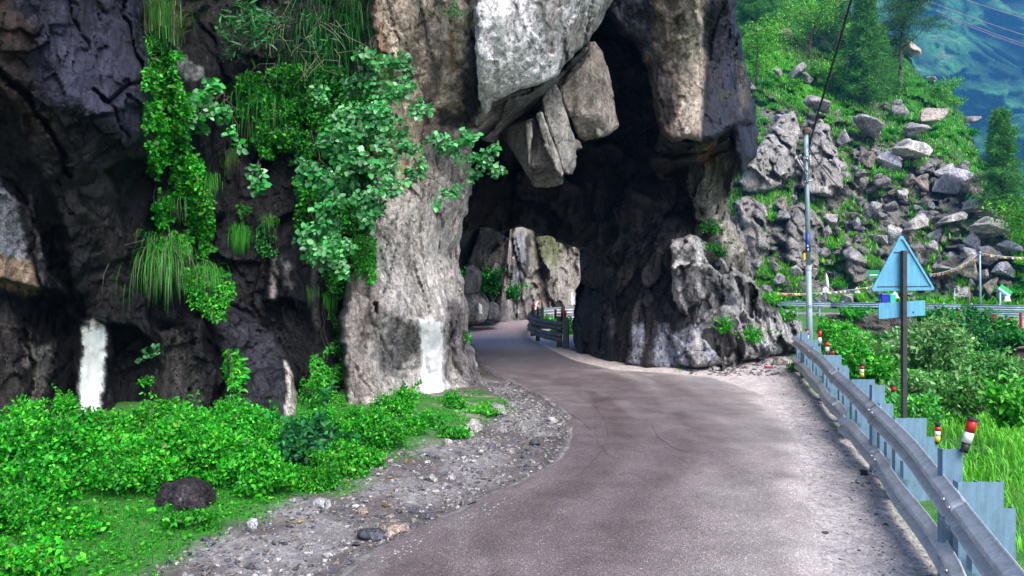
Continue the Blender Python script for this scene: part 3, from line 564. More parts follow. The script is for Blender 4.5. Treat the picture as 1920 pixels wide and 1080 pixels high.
# tar-sealed cracks and worn edge paint
M_tar = plain('tar', (.06, .05, .052), .6); M_paint = plain('worn_paint', (.30, .29, .27), .7, 0, .3)
def strip(pts, w, mat, name, zoff=.019):
    P2 = [G(*p) for p in pts]; A = []
    for a, b in zip(P2, P2[1:]):
        for t in np.linspace(0, 1, 8)[:-1]: A.append((a[0]+(b[0]-a[0])*t, a[1]+(b[1]-a[1])*t))
    A = np.array(A); A += .012*np.c_[fbm(np.c_[A*6, A[:, :1]*0], 3, 31), fbm(np.c_[A*6, A[:, :1]*0+7], 3, 32)]
    T = np.gradient(A, axis=0); T /= np.linalg.norm(T, axis=1)[:, None]+1e-9; N = np.c_[-T[:, 1], T[:, 0]]; ww = w*(.6+.4*fbm(np.c_[A*8, A[:, :1]*0], 2, 33))[:, None]
    V = np.empty((len(A)*2, 3)); V[0::2, :2] = A+N*ww; V[1::2, :2] = A-N*ww; V[:, 2] = zoff+.006*fbm(np.c_[V[:, :2]*.9, 0*V[:, :1]], 3, 18)
    F_ = np.array([(2*i, 2*i+1, 2*i+3, 2*i+2) for i in range(len(A)-1)]); npmesh(name, V, F_, mat, kind='structure')
strip([(1085, 745), (1115, 762), (1135, 790), (1140, 820), (1130, 845), (1105, 875), (1075, 900)], .006, M_tar, 'road_crack')
strip([(1116, 800), (1120, 830), (1140, 855), (1165, 865)], .004, M_tar, 'road_crack')
strip([(1222, 800), (1235, 822), (1262, 842), (1300, 853)], .006, M_tar, 'road_crack')
strip([(1060, 770), (1090, 790), (1112, 812)], .006, M_tar, 'road_crack')
V = []; Fq = []
for t in np.linspace(0, 1, 60):
    if random.random() < .45: continue
    px, py = 705+t*260, 1068-t*130-40*t*(1-t)
    if 830 < px < 870: continue
    for _ in range(3):
        x0, y0 = G(px+random.uniform(-16, 16), py+random.uniform(-7, 7)); r_ = random.uniform(.005, .016); n0 = len(V); z0 = .019+.006*float(fbm(np.array([[x0*.9, y0*.9, 0.]]), 3, 18)[0])
        for k in range(6): rr = r_*random.uniform(.5, 1.3); V.append((x0+math.cos(k*1.047)*rr*.9, y0+math.sin(k*1.047)*rr*1.6, z0))
        Fq.append(tuple(range(n0, n0+6)))
npmesh('edge_line', V, np.array(Fq), M_paint, kind='structure')

# gravel and stones
def blob_pool(n, seed, sub=1):
    out = []
    for k in range(n):
        bm = bmesh.new(); bmesh.ops.create_icosphere(bm, subdivisions=sub, radius=1)
        co = np.array([v.co for v in bm.verts]); f = np.array([[v.index for v in p.verts] for p in bm.faces]); bm.free()
        co = co*(1+.35*facet(co*1.1+k*5.3+seed, seed, 1.2)[0][:, None]); out.append((co, f))
    return out
def scatter_stones(name, pts, size, pal, seed=0, flat=.55, mat=None, **k):
    pool = blob_pool(6, seed); V = []; Fc = []; T = []; off = 0
    for (x, y, z), s in zip(pts, size):
        co, f = pool[random.randrange(6)]; a = random.uniform(0, 6.28); ca, sa = math.cos(a), math.sin(a)
        c = co*np.array([s*random.uniform(.8, 1.5), s, s*flat]); c = np.c_[c[:, 0]*ca-c[:, 1]*sa, c[:, 0]*sa+c[:, 1]*ca, c[:, 2]]+np.array([x, y, z+s*flat*.35])
        V.append(c); Fc.append(f+off); off += len(c); T.append(np.tile(np.array(random.choice(pal))*random.uniform(.7, 1.3), (len(c), 1)))
    return npmesh(name, np.concatenate(V), np.concatenate(Fc), mat or M_stone, None, np.concatenate(T), smooth=False, **k)
SP = [(.16, .16, .175), (.22, .21, .22), (.30, .28, .28), (.09, .09, .11), (.40, .38, .38), (.26, .22, .20), (.12, .12, .15)]
pts = []; sz = []
while len(pts) < 5200:
    Yq = random.uniform(4.6, 17)**1.0; gwq = float(np.interp(Yq, [5, 6, 7.7, 8.8, 9.8, 11, 12.75, 15, 17], [1.3, 1.4, 1.6, 1.9, 2.1, 1.8, 1., .8, .7])); dd = random.uniform(-.02, gwq+.15)
    if random.random() > min(1, 9/Yq+.25): continue
    xx = float(XL(Yq))-dd; pts.append((xx, Yq, 0)); sz.append(.008+.016*random.random()**2+(.02 if random.random() < .15 else 0))
for _ in range(1300):
    Yq = random.uniform(4.6, 18.5); xx = float(XR(Yq))-abs(random.gauss(0, .33))-.0; pts.append((xx, Yq, 0)); sz.append(.005+.01*random.random()**2+(.012 if random.random() < .06 else 0))
for _ in range(500):
    px, py = random.uniform(1290, 1470), random.uniform(662, 705)
    pts.append((*G(px, py), 0)); sz.append(.02+.05*random.random()**2)
P_ = np.array(pts); zz = zg(P_[:, 0], P_[:, 1]); pts = [(a, b, c) for (a, b, _), c in zip(pts, zz)]
scatter_stones('gravel', pts, sz, SP, 3, kind='stuff')
# single stones: px, py, width px, colour, label
def stone(px, py, wpx, tint, label, hr=.55, group=None, dep=.8, name='stone', cat='stone', seed=None):
    x, y = G(px, py); z = float(zg(x, y)); Yq = y
    for _ in range(4):                                   # stand on the real ground under that pixel
        Yq = (CAMZ-z)*F/(py-HZ); x = (px-960)/F*Yq; z = float(zg(x, Yq))
    w_ = wpx/F*Yq; rnd = random.Random(seed if seed is not None else int(px*7+py)); pts = []
    for k in range(16 if wpx < 100 else 44):
        a = rnd.uniform(0, 6.28); u = rnd.uniform(-.5, 1); r = math.sqrt(max(0, 1-u*u*.6)); pts.append((math.cos(a)*r*w_/2, math.sin(a)*r*w_*dep/2, u*w_*hr*.75))
    o = hull(name, pts, M_boul if wpx > 60 else M_stone, None, tint, 2, w_*.035, int(px) % 50, label=label, cat=cat, group=group); o.location = (x, Yq+w_*dep/2, z+w_*hr*.12); return o
stone(324, 962, 120, (.045, .037, .046), 'large dark rounded boulder sitting in the grass in front of the leafy bushes', .5, name='boulder', cat='boulder')
stone(728, 1010, 78, (.42, .33, .29), 'flat pinkish stone, the broadest slab in the roadside gravel', .32)
stone(692, 1018, 62, (.10, .10, .125), 'dark slate stone touching the pinkish slab in the gravel', .4)
stone(878, 948, 34, (.20, .18, .18), 'brownish grey stone at the road edge where the gutter narrows', .6)
stone(598, 955, 40, (.36, .36, .38), 'pale wedge of stone on the grass edge beside the gravel', .5)
stone(470, 992, 24, (.42, .42, .44), 'small pointed pale stone standing alone in the turf near the boulder', .8)
stone(548, 944, 16, (.40, .39, .38), 'small whitish stone between the turf and the pale wedge', .8)
stone(678, 968, 26, (.38, .27, .22), 'small orange brown stone at the back of the gravel strip', .5)
stone(800, 975, 34, (.12, .12, .14), 'flat dark stone in the gutter midway along the gravel', .35)
stone(806, 905, 30, (.30, .29, .29), 'grey stone half sunk above the gutter, below the grassy bank', .5)
stone(890, 812, 34, (.34, .32, .31), 'pale upright stone on the dirt bank under the pillar', .9)
stone(974, 806, 30, (.30, .29, .28), 'grey stone at the foot of the bank nearest the bend', .9)
stone(932, 782, 34, (.26, .25, .25), 'grey block leaning at the toe of the rock pillar', .8)
stone(878, 822, 26, (.38, .37, .36), 'small pale stone below the upright one on the bank', .9)
stone(840, 835, 18, (.40, .38, .37), 'tiny white stone on the slope of the bank among weeds', .8)
stone(1470, 686, 36, (.33, .29, .28), 'flat topped pale stone block at the end of the guardrail', .5)
stone(1622, 892, 16, (.03, .028, .03), 'black clod of tar lying on the shoulder beside the lower rail', .8, name='tar_clod', cat='clod')
for k in range(46):
    while True:
        Yq = random.uniform(5.2, 13.5); dd = random.uniform(.15, 1.8)
        px = 960+(float(XL(Yq))-dd)*F/Yq; py = HZ+CAMZ*F/Yq
        if 300 < px < 1060: break
    stone(px, py, random.uniform(9, 26), random.choice(SP), 'loose grey stone lying among the roadside gravel', random.uniform(.35, .6), 'loose stones in the roadside gravel')
for k in range(12):
    px, py = random.choice([(1380, 676), (1420, 668), (1350, 688), (1440, 664)]); px += random.uniform(-26, 26); py += random.uniform(-5, 8)
    stone(px, py, random.uniform(8, 20), random.choice(SP), 'rubble stone fallen at the foot of the right rock slope', .7, 'rubble at the foot of the rock slope')

# ------------------------------------------------------------------ guardrails
def steel(name, c, rough=.45, metal=.35, dirt=.35, vec_obj=True):
    m = NT(name); v = m.ovec() if vec_obj else m.vec(); a1 = m.noise(v, 5, 8, .7); a2 = m.noise(v, 40, 5, .7); a3 = m.noise(m.ovec((14, 14, 1.2)), 2, 5, .7)
    cc = m.mix(c, m.ramp(a1, [(.3, 1-dirt), (.6, 1.05)]), 1, 'MULTIPLY'); cc = m.mix(cc, m.ramp(a3, [(.4, .7), (.6, 1.1)]), .6, 'MULTIPLY')
    cc = m.mix(cc, (.12, .075, .05), m.ramp(a2, [(.62, 0), (.75, .5)]))
    return m.set(cc, m.ramp(a1, [(.3, min(rough+.25, 1)), (.7, rough)]), metal, m.bump(a2, .002, .4))
M_galv = steel('galvanised_steel', (.52, .54, .60), .42, .15, .3); M_post = steel('blue_grey_steel', (.15, .26, .37), .55, .15, .25)
M_black = plain('black_paint', (.02, .02, .022), .5); M_red = plain('red_reflector', (.55, .02, .015), .35); M_wht = plain('white_band', (.75, .75, .76), .4); M_yel = plain('yellow_band', (.75, .50, .03), .4)
M_bolt = plain('bolt_steel', (.30, .30, .33), .4, .6); M_dark = plain('dark_steel', (.045, .047, .052), .5, .3)
WPROF = [(.000, .000), (.004, .018), (.070, .062), (.082, .088), (.076, .108), (.010, .148), (.006, .162), (.010, .176), (.076, .212), (.082, .232), (.070, .258), (.004, .300), (.0, .318)]
def pathf(path):
    A = np.array(path, float); L = np.r_[0, np.cumsum(np.hypot(*np.diff(A, axis=0).T))]
    def at(s): return np.array([np.interp(s, L, A[:, 0]), np.interp(s, L, A[:, 1])])
    return at, L[-1]
def beam(name, at, s0, s1, zb, mat, parent, out=0., wob=None, n=14, side=-1, zf=None):
    V = []; ss = np.linspace(s0, s1, n); m = len(WPROF)
    for s in ss:
        p = at(s); t = at(s+.05)-at(s-.05); t /= np.linalg.norm(t)+1e-9; nrm = np.array([-t[1], t[0]])*(-side)      # toward the road
        o_, dz = wob(s) if wob else (0, 0)
        for (a, b) in WPROF: V.append((*(p+nrm*(a+out+o_)), zb+b+dz+(zf(*p) if zf else 0)))
    F_ = [(i*m+j, i*m+j+1, (i+1)*m+j+1, (i+1)*m+j) for i in range(n-1) for j in range(m-1)]
    o = npmesh(name, V, np.array(F_), mat, parent); md = o.modifiers.new('thickness', 'SOLIDIFY'); md.thickness = .005; md.offset = 0; return o
def c_post(name, x, y, z0, z1, w_, mat, parent, dep=.07, rz=0):
    bm = bmesh.new(); t = .006; h = z1-z0
    box(bm, (0, 0, h/2), (w_, t, h)); box(bm, (-w_/2+t/2, dep/2+t/2, h/2-.0015), (t, dep, h-.003)); box(bm, (w_/2-t/2, dep/2+t/2, h/2-.0015), (t, dep, h-.003))
    o = bmobj(name, bm, mat, parent); o.location = (x, y, z0); o.rotation_euler = (0, 0, rz); return o
def bolt(p, parent, d):
    bm = bmesh.new(); d = Vector(d).normalized(); cyl(bm, Vector(p), Vector(p)+d*.008, .022, .022, 10); cyl(bm, Vector(p)+d*.008, Vector(p)+d*.02, .013, .010, 6)
    bmobj('bolt', bm, M_bolt, parent)
gr = empty('guardrail', label='long double beam guardrail of grey steel along the drop on the right of the road', cat='guardrail')
at, LT = pathf(RAIL)
SS = [0, .9, 4.55, 8.2, 11.9, 15.4, LT]
def wob_up(s): return (.012*math.sin(s*1.7), .012*math.sin(s*.9+1))
def wob_lo(s): return (.02*math.sin(s*2.1)+.10*math.exp(-((s-10.45)/.28)**2), .015*math.sin(s*1.3)-.02*math.exp(-((s-10.45)/.3)**2))
for q in range(1, len(SS)):
    a, b_ = SS[q-1]-.16, SS[q]+.16
    beam('rail_beam', at, max(a, 0), min(b_, LT), .632, M_galv, gr, .006*(q % 2), wob_up, 30)
    beam('rail_beam', at, max(a, 0), min(b_, LT), .075, M_galv, gr, .006*(q % 2), wob_lo, 30)
    if q < len(SS)-1 and SS[q] > 1:
        for zb in (.632, .075):
            for ds in (-.1, .1):
                for zz_ in (.085, .235):
                    p = at(SS[q]+ds); t = at(SS[q]+.1)-at(SS[q]-.1); t /= np.linalg.norm(t); n_ = np.array([-t[1], t[0]])
                    w_ = (wob_up if zb > .5 else wob_lo)(SS[q]+ds); pp = p+n_*(.086+w_[0]+.006); bolt((pp[0], pp[1], zb+zz_+w_[1]), gr, (n_[0], n_[1], .15))
def rx(Y): return float(np.interp(Y, [p[1] for p in RAIL], [p[0] for p in RAIL]))
for k, (Ys, tall, short) in enumerate([(3.35, 0, 1), (5.5, 1, 1), (7.95, 0, 1), (8.85, 1, 0), (10.9, 0, 1), (12.2, 0, 0), (14.2, 0, 1), (15.9, 0, 0), (17.4, 1, 0), (18.85, 0, 0)]):
    X0 = rx(Ys)+.035; zb = float(zg(X0+.3, Ys))-.1
    c_post('post', X0+.085, Ys, zb, .955, .17, M_post, gr, .07, R(-4)); k in (3, 5, 7) or c_post('post', X0+.275, Ys+.02, zb, .95, .19, M_post, gr, .07, R(-2))
    if tall: c_post('post', X0+.12, Ys+.26, zb, 1.15, .165, M_post, gr, .07, R(-3))
    if short: c_post('post', X0+.44, Ys+.05, zb-.2, .73, .10 if k < 2 else .15, M_post, gr)
    c_post('spacer_block', X0+.085, Ys-.16, .30, .50, .16, M_post, gr, .07, R(-4))
def delineator(x, y, z0, h, r, tilt, bands, parent, cap=True):
    t = empty('delineator'); t.parent = parent; t.location = (x, y, z0); t.rotation_euler = (R(tilt*.3), R(tilt), 0)
    z = 0
    for nm, mt, f, rr in bands:
        bm = bmesh.new(); cyl(bm, (0, 0, z), (0, 0, z+h*f-.001), r*rr, r*rr, 14); z += h*f; bmobj(nm, bm, mt, t, True)
        o_ = bpy.data.objects[-1] if False else None
    if cap:
        bm = bmesh.new(); cyl(bm, (0, 0, z), (0, 0, z+.014), r*1.35, r*1.25, 14); bmobj('cap', bm, M_black, t)
B1 = [('stem', M_black, .30, .8), ('white_band', M_wht, .32, 1), ('red_band', M_red, .38, 1.03)]
B2 = [('stem', M_black, .12, .8), ('yellow_band', M_yel, .28, 1), ('white_band', M_wht, .25, 1), ('red_band', M_red, .22, 1), ('stem', M_black, .13, .9)]
B3 = [('stem', M_black, .25, .8), ('red_band', M_red, .75, 1)]
def dl_at(px, py0, py1, Yd, r, tilt, bands, cap=True):
    p0 = P(px, py0, Yd); p1 = P(px, py1, Yd); delineator(p0.x, Yd, p0.z, p1.z-p0.z, r, tilt, bands, gr, cap)
dl_at(1807, 848, 784, 5.72, .036, 13, B1); dl_at(1757, 832, 795, 8.0, .03, 2, B2); dl_at(1675, 735, 724, 9.1, .032, 0, B3)
dl_at(1616, 709, 683, 11., .032, 0, B2); dl_at(1561, 668, 657, 14.4, .035, 0, B3); dl_at(1551, 667, 640, 14.9, .04, 0, B1); dl_at(1537, 655, 619, 16.5, .04, 0, B1); dl_at(1513, 645, 618, 18.3, .045, 0, B1)
# rail inside the bend beyond the arch
M_galvd = steel('weathered_steel', (.16, .155, .16), .5, .4)
PATH2 = [(1.78, 24.3), (1.25, 25.6), (.86, 27.2), (.72, 29.3), (.85, 31.6), (1.35, 33.8), (2.3, 35.4), (4.0, 36.4), (7.0, 37.0)]
g2 = empty('guardrail', label='weathered double guardrail curving round the bend seen through the rock arch', cat='guardrail')
at2, L2 = pathf(PATH2); q = 0; s0 = 0
while s0 < L2:
    for zb in (.62, .22): beam('rail_beam', at2, s0, min(s0+2.7, L2), zb, M_galvd if s0 < 9 else M_galv, g2, .006*(q % 2), None, 12, -1)
    s0 += 2.5; q += 1
for k, s_ in enumerate([.1, .35, .62, .9, 3, 5.2, 7.4, 9.6, 11.8, 14, 16]):
    p = at2(min(s_, L2)); c_post('post', p[0]+.14+(.16 if k in (1, 3) else 0), p[1], -.3, 1.0+(.10 if k in (0, 2) else 0), .17, M_dark, g2)
    if k in (0, 1, 3, 4, 5, 6, 7, 9): delineator(p[0]+.14, p[1]+.1, 1., .34, .045, 0, [('stem', M_black, .55, .9), ('red_band', M_red, .45, 1)], g2, False)
# far rail over the valley
g3 = empty('guardrail', label='thin pale blue guardrail on the far side of the valley below the scree', cat='guardrail')
PATH3 = [(19.6, 52.2), (24, 49.8), (28, 47.5), (32, 45.3), (36, 43), (40, 41)]; at3, L3 = pathf(PATH3); s0 = 0
M_rail3 = steel('pale_blue_rail', (.34, .44, .56), .5, .2)
while s0 < L3:
    beam('rail_beam', at3, s0, min(s0+4.05, L3), .30, M_rail3, g3, 0, None, 4); s0 += 4
    if s0 > 10: beam('rail_beam', at3, s0-4, min(s0, L3), -.12, M_rail3, g3, 0, None, 4)
s0 = .2
while s0 < L3: p = at3(s0); c_post('post', p[0]+.02, p[1]+.12, -.75, .70, .14, M_rail3, g3); s0 += 1.55

# ------------------------------------------------------------------ triangular sign seen from behind
M_blue = steel('sign_back_blue', (.11, .36, .56), .5, .1, .12); M_rust = plain('rusty_frame', (.10, .05, .035), .8, .2, .4, 20)
sg = empty('road_sign', (5.56, 9.9, 0), label='blue backed triangular warning sign with a small plate on a black post', cat='road sign')
SY = 9.9
def sgp(o): o.parent = sg; o.matrix_parent_inverse = Matrix.Translation((-5.56, -9.9, 0)); return o
bm = bmesh.new(); pc = [P(1688.5, 438, SY), P(1631, 546, SY), P(1753, 544, SY)]; cx_ = sum(pc, Vector())/3
def tri_ring(sc, y): return [bm.verts.new(Vector((cx_.x+(p.x-cx_.x)*sc, y, cx_.z+(p.z-cx_.z)*sc))) for p in cor]
cor = []
for i in range(3):
    a, b_, c_ = pc[i-1], pc[i], pc[(i+1) % 3]; u = (a-b_).normalized(); v_ = (c_-b_).normalized()
    for t in np.linspace(0, 1, 6): cor.append(b_+(u*(1-t)+v_*t)*.045+(u+v_)*.01*math.sin(t*math.pi)*-.6)
r0 = tri_ring(1., SY); r1 = tri_ring(1., SY-.024); r2 = tri_ring(.90, SY-.026); r3 = tri_ring(.89, SY-.006)
for A, B in ((r0, r1), (r1, r2), (r2, r3)):
    for k in range(len(A)): bm.faces.new((A[k], A[(k+1) % len(A)], B[(k+1) % len(A)], B[k]))
bm.faces.new(r0); bm.faces.new(r3[::-1]); bmesh.ops.recalc_face_normals(bm, faces=bm.faces); sgp(bmobj('triangle_panel', bm, M_blue))
bm = bmesh.new()
for (a, b_) in (((1672, 473), (1706, 473)), ((1645, 537.5), (1742, 536.5))):
    tube(bm, [P(*a, SY-.012), P(*b_, SY-.012)], .006, 6)
sgp(bmobj('rusty_brace', bm, M_rust))
bm = bmesh.new(); a = P(1690.5, 470, SY); b_ = P(1690.5, 820, SY); box(bm, ((a.x), SY-.055, (a.z-.6)/2), (.072, .05, a.z+.6), None, .004); box(bm, (a.x-.03, SY-.09, (a.z-.6)/2-.001), (.008, .02, a.z+.596)); sgp(bmobj('post', bm, M_dark))
bm = bmesh.new(); a = P(1646, 569, SY); b_ = P(1733, 563, SY); c_ = P(1733, 591, SY); d_ = P(1647, 598, SY)
vs = [bm.verts.new(Vector((p.x, SY-.02, p.z))) for p in (a, b_, c_, d_)]; vb = [bm.verts.new(Vector((p.x, SY+.0, p.z))) for p in (a, b_, c_, d_)]
bm.faces.new(vs[::-1]); bm.faces.new(vb); [bm.faces.new((vs[k], vs[(k+1) % 4], vb[(k+1) % 4], vb[k])) for k in range(4)]; bmesh.ops.recalc_face_normals(bm, faces=bm.faces); sgp(bmobj('lower_plate', bm, M_blue))
bm = bmesh.new(); cyl(bm, P(1712.5, 585.5, SY-.0205), P(1712.5, 585.5, SY-.026), .012, .012, 10); sgp(bmobj('bolt', bm, M_black))

# ------------------------------------------------------------------ utility pole with its brackets and cables
PY_ = 21.
up = empty('utility_pole', tuple(P(1520, 690, PY_)), label='slim grey steel utility pole with rusty top and tangled cables beside the guardrail end', cat='utility pole')
upi = Matrix.Translation(-P(1520, 690, PY_))
def upp(o): o.parent = up; o.matrix_parent_inverse = upi; return o
M_pole = steel('pole_steel', (.27, .37, .44), .45, .3, .15)
bm = bmesh.new(); cyl(bm, P(1520, 720, PY_), P(1515.7, 500, PY_), .092, .084, 20); cyl(bm, P(1515.7, 500, PY_), P(1511, 250, PY_), .07, .066, 20); upp(bmobj('pole_shaft', bm, M_pole, None, True))
bm = bmesh.new(); cyl(bm, P(1511, 251, PY_), P(1510.8, 243, PY_), .10, .10, 16); cyl(bm, P(1510.8, 243, PY_), P(1510.8, 239, PY_), .10, .03, 16); upp(bmobj('rusty_cap', bm, M_rust))
M_navy = plain('navy_band', (.015, .05, .22), .5)
bm = bmesh.new(); cyl(bm, P(1515.1, 472, PY_), P(1514.4, 436, PY_), .0745, .0735, 20); bd_ = upp(bmobj('painted_band', bm, M_navy, None, True))
bm = bmesh.new(); cyl(bm, P(1515.8, 506, PY_), P(1515.6, 498, PY_), .095, .092, 20); upp(bmobj('joint_collar', bm, M_galv))
def text(body, loc, size, mat, rot=(90, 0, 0), parent=None, name='lettering'):
    cu = bpy.data.curves.new(name, 'FONT'); cu.body = body; cu.size = size; cu.align_x = 'CENTER'; cu.align_y = 'CENTER'; cu.extrude = .002
    o = bpy.data.objects.new(name, cu); col.objects.link(o); dg = bpy.context.evaluated_depsgraph_get(); me = bpy.data.meshes.new_from_object(o.evaluated_get(dg)); col.objects.unlink(o); bpy.data.objects.remove(o)
    me.materials.clear(); me.materials.append(mat); o = bpy.data.objects.new(name, me); o.location = loc; o.rotation_euler = [R(a) for a in rot]; link(o); return o
upp(text('K', P(1515, 461, PY_-.079), .10, M_wht)); upp(text('8', P(1515.3, 468, PY_-.079), .10, M_wht)); upp(text('22', P(1518.2, 575, PY_-.095), .12, M_black))
def arm(*pts, r=.025, name='bracket_arm', mat=None): bm = bmesh.new(); tube(bm, [P(*p) for p in pts], r, 8); return upp(bmobj(name, bm, mat or M_galv, None, True))
arm((1514, 322, PY_-.1), (1500, 300, PY_-.2)); arm((1513, 330, PY_-.1), (1492, 294, PY_-.35)); arm((1490, 298, PY_-.4), (1502, 291, PY_-.2)); arm((1506, 342, PY_-.1), (1522, 338, PY_-.1)); arm((1506, 296, PY_-.08), (1522, 300, PY_-.08)); arm((1519, 290, PY_-.1), (1521, 345, PY_-.1), r=.012)
M_cable = plain('black_cable', (.018, .017, .02), .6); M_cabb = plain('brown_cable', (.07, .05, .05), .7)
for k, (cx, cy, rx_, ry_) in enumerate([(1500, 322, 9, 30), (1504, 318, 12, 33), (1514, 318, 5, 26)]):
    arm(*[(cx+rx_*math.cos(t)+math.sin(3*t+k), cy+ry_*math.sin(t), PY_-.25+.12*math.sin(t+k)) for t in np.linspace(0, 6.28, 26)], r=.010, name='cable_loop', mat=M_cable)
bm = bmesh.new(); box(bm, P(1508, 481, PY_+.0), (.06, .05, .22), None, .01); upp(bmobj('yellow_clamp', bm, M_yel))
def cable(label, pts, r, mat, sag=0., n=24, cat='cable', group=None):
    P_ = [P(*p) if not isinstance(p, Vector) else p for p in pts]; out = []
    for a, b_ in zip(P_, P_[1:]):
        for t in np.linspace(0, 1, n): q_ = a.lerp(b_, t); q_.z -= sag*4*t*(1-t); out.append(q_)
    bm = bmesh.new(); tube(bm, out, r, 6); return bmobj('cable', bm, mat, None, True, label=label, cat=cat, group=group)
cable('thick dark cable bundle rising steeply from the utility pole out of the picture', [(1518, 270, PY_-.1), (1534, 210, 20.2), (1560, 125, 18.6), (1596, 0, 16), (1630, -120, 14)], .030, M_cable, .02)
cable('thin dark cable wound round the bundle above the utility pole top', [(1516, 285, PY_-.1), (1532, 218, 20.3), (1549, 168, 19.4), (1568, 100, 18.), (1594, 12, 16)], .014, M_cabb, -.03)
cable('thin slack cable falling from the utility pole towards the scree', [(1517, 276, PY_-.05), (1545, 318, 27), (1580, 358, 36), (1640, 425, 48), (1668, 462, 56)], .022, M_cabb, .05)

# ------------------------------------------------------------------ foliage builders
def leafmesh(C, size, pal, up=.5, aspect=.62, face=(0, -.5, .4), var=.25, fold=.25, droop=0., gloss=None):
    """every leaf two folded quads; returns V, F, tint"""
    C = np.asarray(C, float); n = len(C); s = size*RNG.uniform(.45, 1.5, n)[:, None]*(1+.25*fbm(C*1.9+3, 2, 79)[:, None])
    nrm = RNG.normal(size=(n, 3))*(1-up)+np.array(face)*up*2; nrm /= np.linalg.norm(nrm, axis=1)[:, None]
    t = RNG.normal(size=(n, 3)); t[:, 2] -= droop; t -= nrm*(t*nrm).sum(1)[:, None]; t /= np.linalg.norm(t, axis=1)[:, None]+1e-9; b = np.cross(nrm, t)
    a = aspect*.5; V = np.empty((n, 6, 3))
    V[:, 0] = C; V[:, 1] = C+s*(t*.38+b*a+nrm*fold*a); V[:, 2] = C+s*(t*.78+b*a*.62+nrm*fold*a*.5); V[:, 3] = C+s*(t*1.05-nrm*.08); V[:, 4] = C+s*(t*.78-b*a*.62+nrm*fold*a*.5); V[:, 5] = C+s*(t*.38-b*a+nrm*fold*a)
    i = np.arange(n)[:, None]*6; F_ = np.concatenate([i+np.array([[0, 3, 2, 1]]), i+np.array([[0, 5, 4, 3]])])
    P_ = np.array([p[:3] for p in pal]); wts = np.array([p[3] if len(p) > 3 else 1. for p in pal]); k = RNG.choice(len(pal), n, p=wts/wts.sum())
    T = P_[k]*(1+var*RNG.normal(size=(n, 1))).clip(.35, 1.9)*(1+.38*fbm(C*2.6, 2, 77)[:, None]+np.array([.25, 0, .1])*fbm(C*1.3+9, 2, 78)[:, None]).clip(.35, 1.7); return V.reshape(-1, 3), F_, np.repeat(T, 6, 0)
def blades(Rt, L, W_, pal, lean=.5, droop=.6, dirv=None, seg=3, var=.25, spread=1.):
    """grass: curved tapering blades from root points"""
    Rt = np.asarray(Rt, float); n = len(Rt); L = L*(RNG.uniform(.5, 1.3, n) if droop < 1 else RNG.uniform(.25, 1.25, n)**.8)[:, None]
    a = RNG.uniform(0, 6.283, n); h = np.c_[np.cos(a), np.sin(a), 0*a]*spread
    if dirv is not None: h = h*.85+np.array(dirv)+RNG.normal(size=(n, 3))*np.array([.25, .1, .1])
    wd = np.c_[-np.sin(a), np.cos(a), 0*a]+.2*RNG.normal(size=(n, 3)); wd /= np.linalg.norm(wd, axis=1)[:, None]; ln = lean*RNG.uniform(.2, 1.3, n)[:, None]; up = np.array([0, 0, 1.])
    V = np.empty((n, 2*seg+1, 3))
    for q in range(seg+1):
        t = q/seg; c = Rt+L*((up*t*(1-droop*t)+h*ln*(t*.4+t*t*.6)) if droop < 1 else (up*(t*.45-t*t*(droop-.55))+h*ln*(1-(1-t)**2)*1.25))
        w_ = W_*(1-.75*t)
        if q < seg: V[:, 2*q] = c-wd*w_; V[:, 2*q+1] = c+wd*w_
        else: V[:, 2*seg] = c
    m = 2*seg+1; i = np.arange(n)[:, None]*m; Q = np.concatenate([i+np.array([[2*q, 2*q+1, 2*q+3, 2*q+2]]) for q in range(seg-1)]) if seg > 1 else np.empty((0, 4), int)
    Tt = i+np.array([[2*seg-2, 2*seg-1, 2*seg]])
    P_ = np.array([p[:3] for p in pal]); wts = np.array([p[3] if len(p) > 3 else 1. for p in pal]); k = RNG.choice(len(pal), n, p=wts/wts.sum())
    T = P_[k]*(1+var*RNG.normal(size=(n, 1))).clip(.4, 1.8); return V.reshape(-1, 3), [Q, Tt], np.repeat(T, m, 0)*np.tile(np.linspace(.75, 1.25, m), n)[:, None]
def join(parts):
    V = []; Fs = {}; T = []; off = 0
    for v, f, t in parts:
        for g_ in (f if isinstance(f, list) else [f]):
            if len(g_): Fs.setdefault(g_.shape[1], []).append(g_+off)
        V.append(v); T.append(t); off += len(v)
    return np.concatenate(V), [np.concatenate(x) for x in Fs.values()], np.concatenate(T)
def clump(c, r, n, K=9, tight=.33, hemi=True):
    """points gathered in sub-clumps over an ellipsoid: gaps between, dense within"""
    c = np.array(c, float); r = np.array(r, float); u = RNG.normal(size=(K, 3)); u /= np.linalg.norm(u, axis=1)[:, None]
    if hemi: u[:, 2] = np.abs(u[:, 2])*1.0-.15
    cc = c+u*r*RNG.uniform(.35, .85, (K, 1)); k = RNG.integers(0, K, n); q = RNG.normal(size=(n, 3)); q /= np.linalg.norm(q, axis=1)[:, None]
    return cc[k]+q*r*tight*RNG.uniform(.5, 1.15, (n, 1))
GR = [(.014, .27, .010, 3), (.03, .37, .012, 3), (.09, .50, .02, 1.6), (.006, .13, .008, 1.4), (.06, .13, .02, .5), (.12, .40, .02, .5)]          # saturated weeds
GRY = [(.07, .42, .02, 2), (.03, .32, .015, 2), (.15, .52, .05, 1)]
GPALE = [(.07, .30, .09, 3), (.03, .28, .05, 2.5), (.15, .40, .17, 1.6), (.02, .16, .04, 1), (.24, .42, .28, .6)]
GDARK = [(.008, .09, .012, 3), (.012, .16, .018, 2), (.02, .24, .025, 1)]
GPINE = [(.06, .26, .045, 3), (.10, .36, .05, 2), (.03, .15, .03, 1.5)]
GHILL = [(.12, .44, .012, 3), (.06, .32, .012, 3), (.24, .62, .02, 2), (.02, .13, .012, 1)]
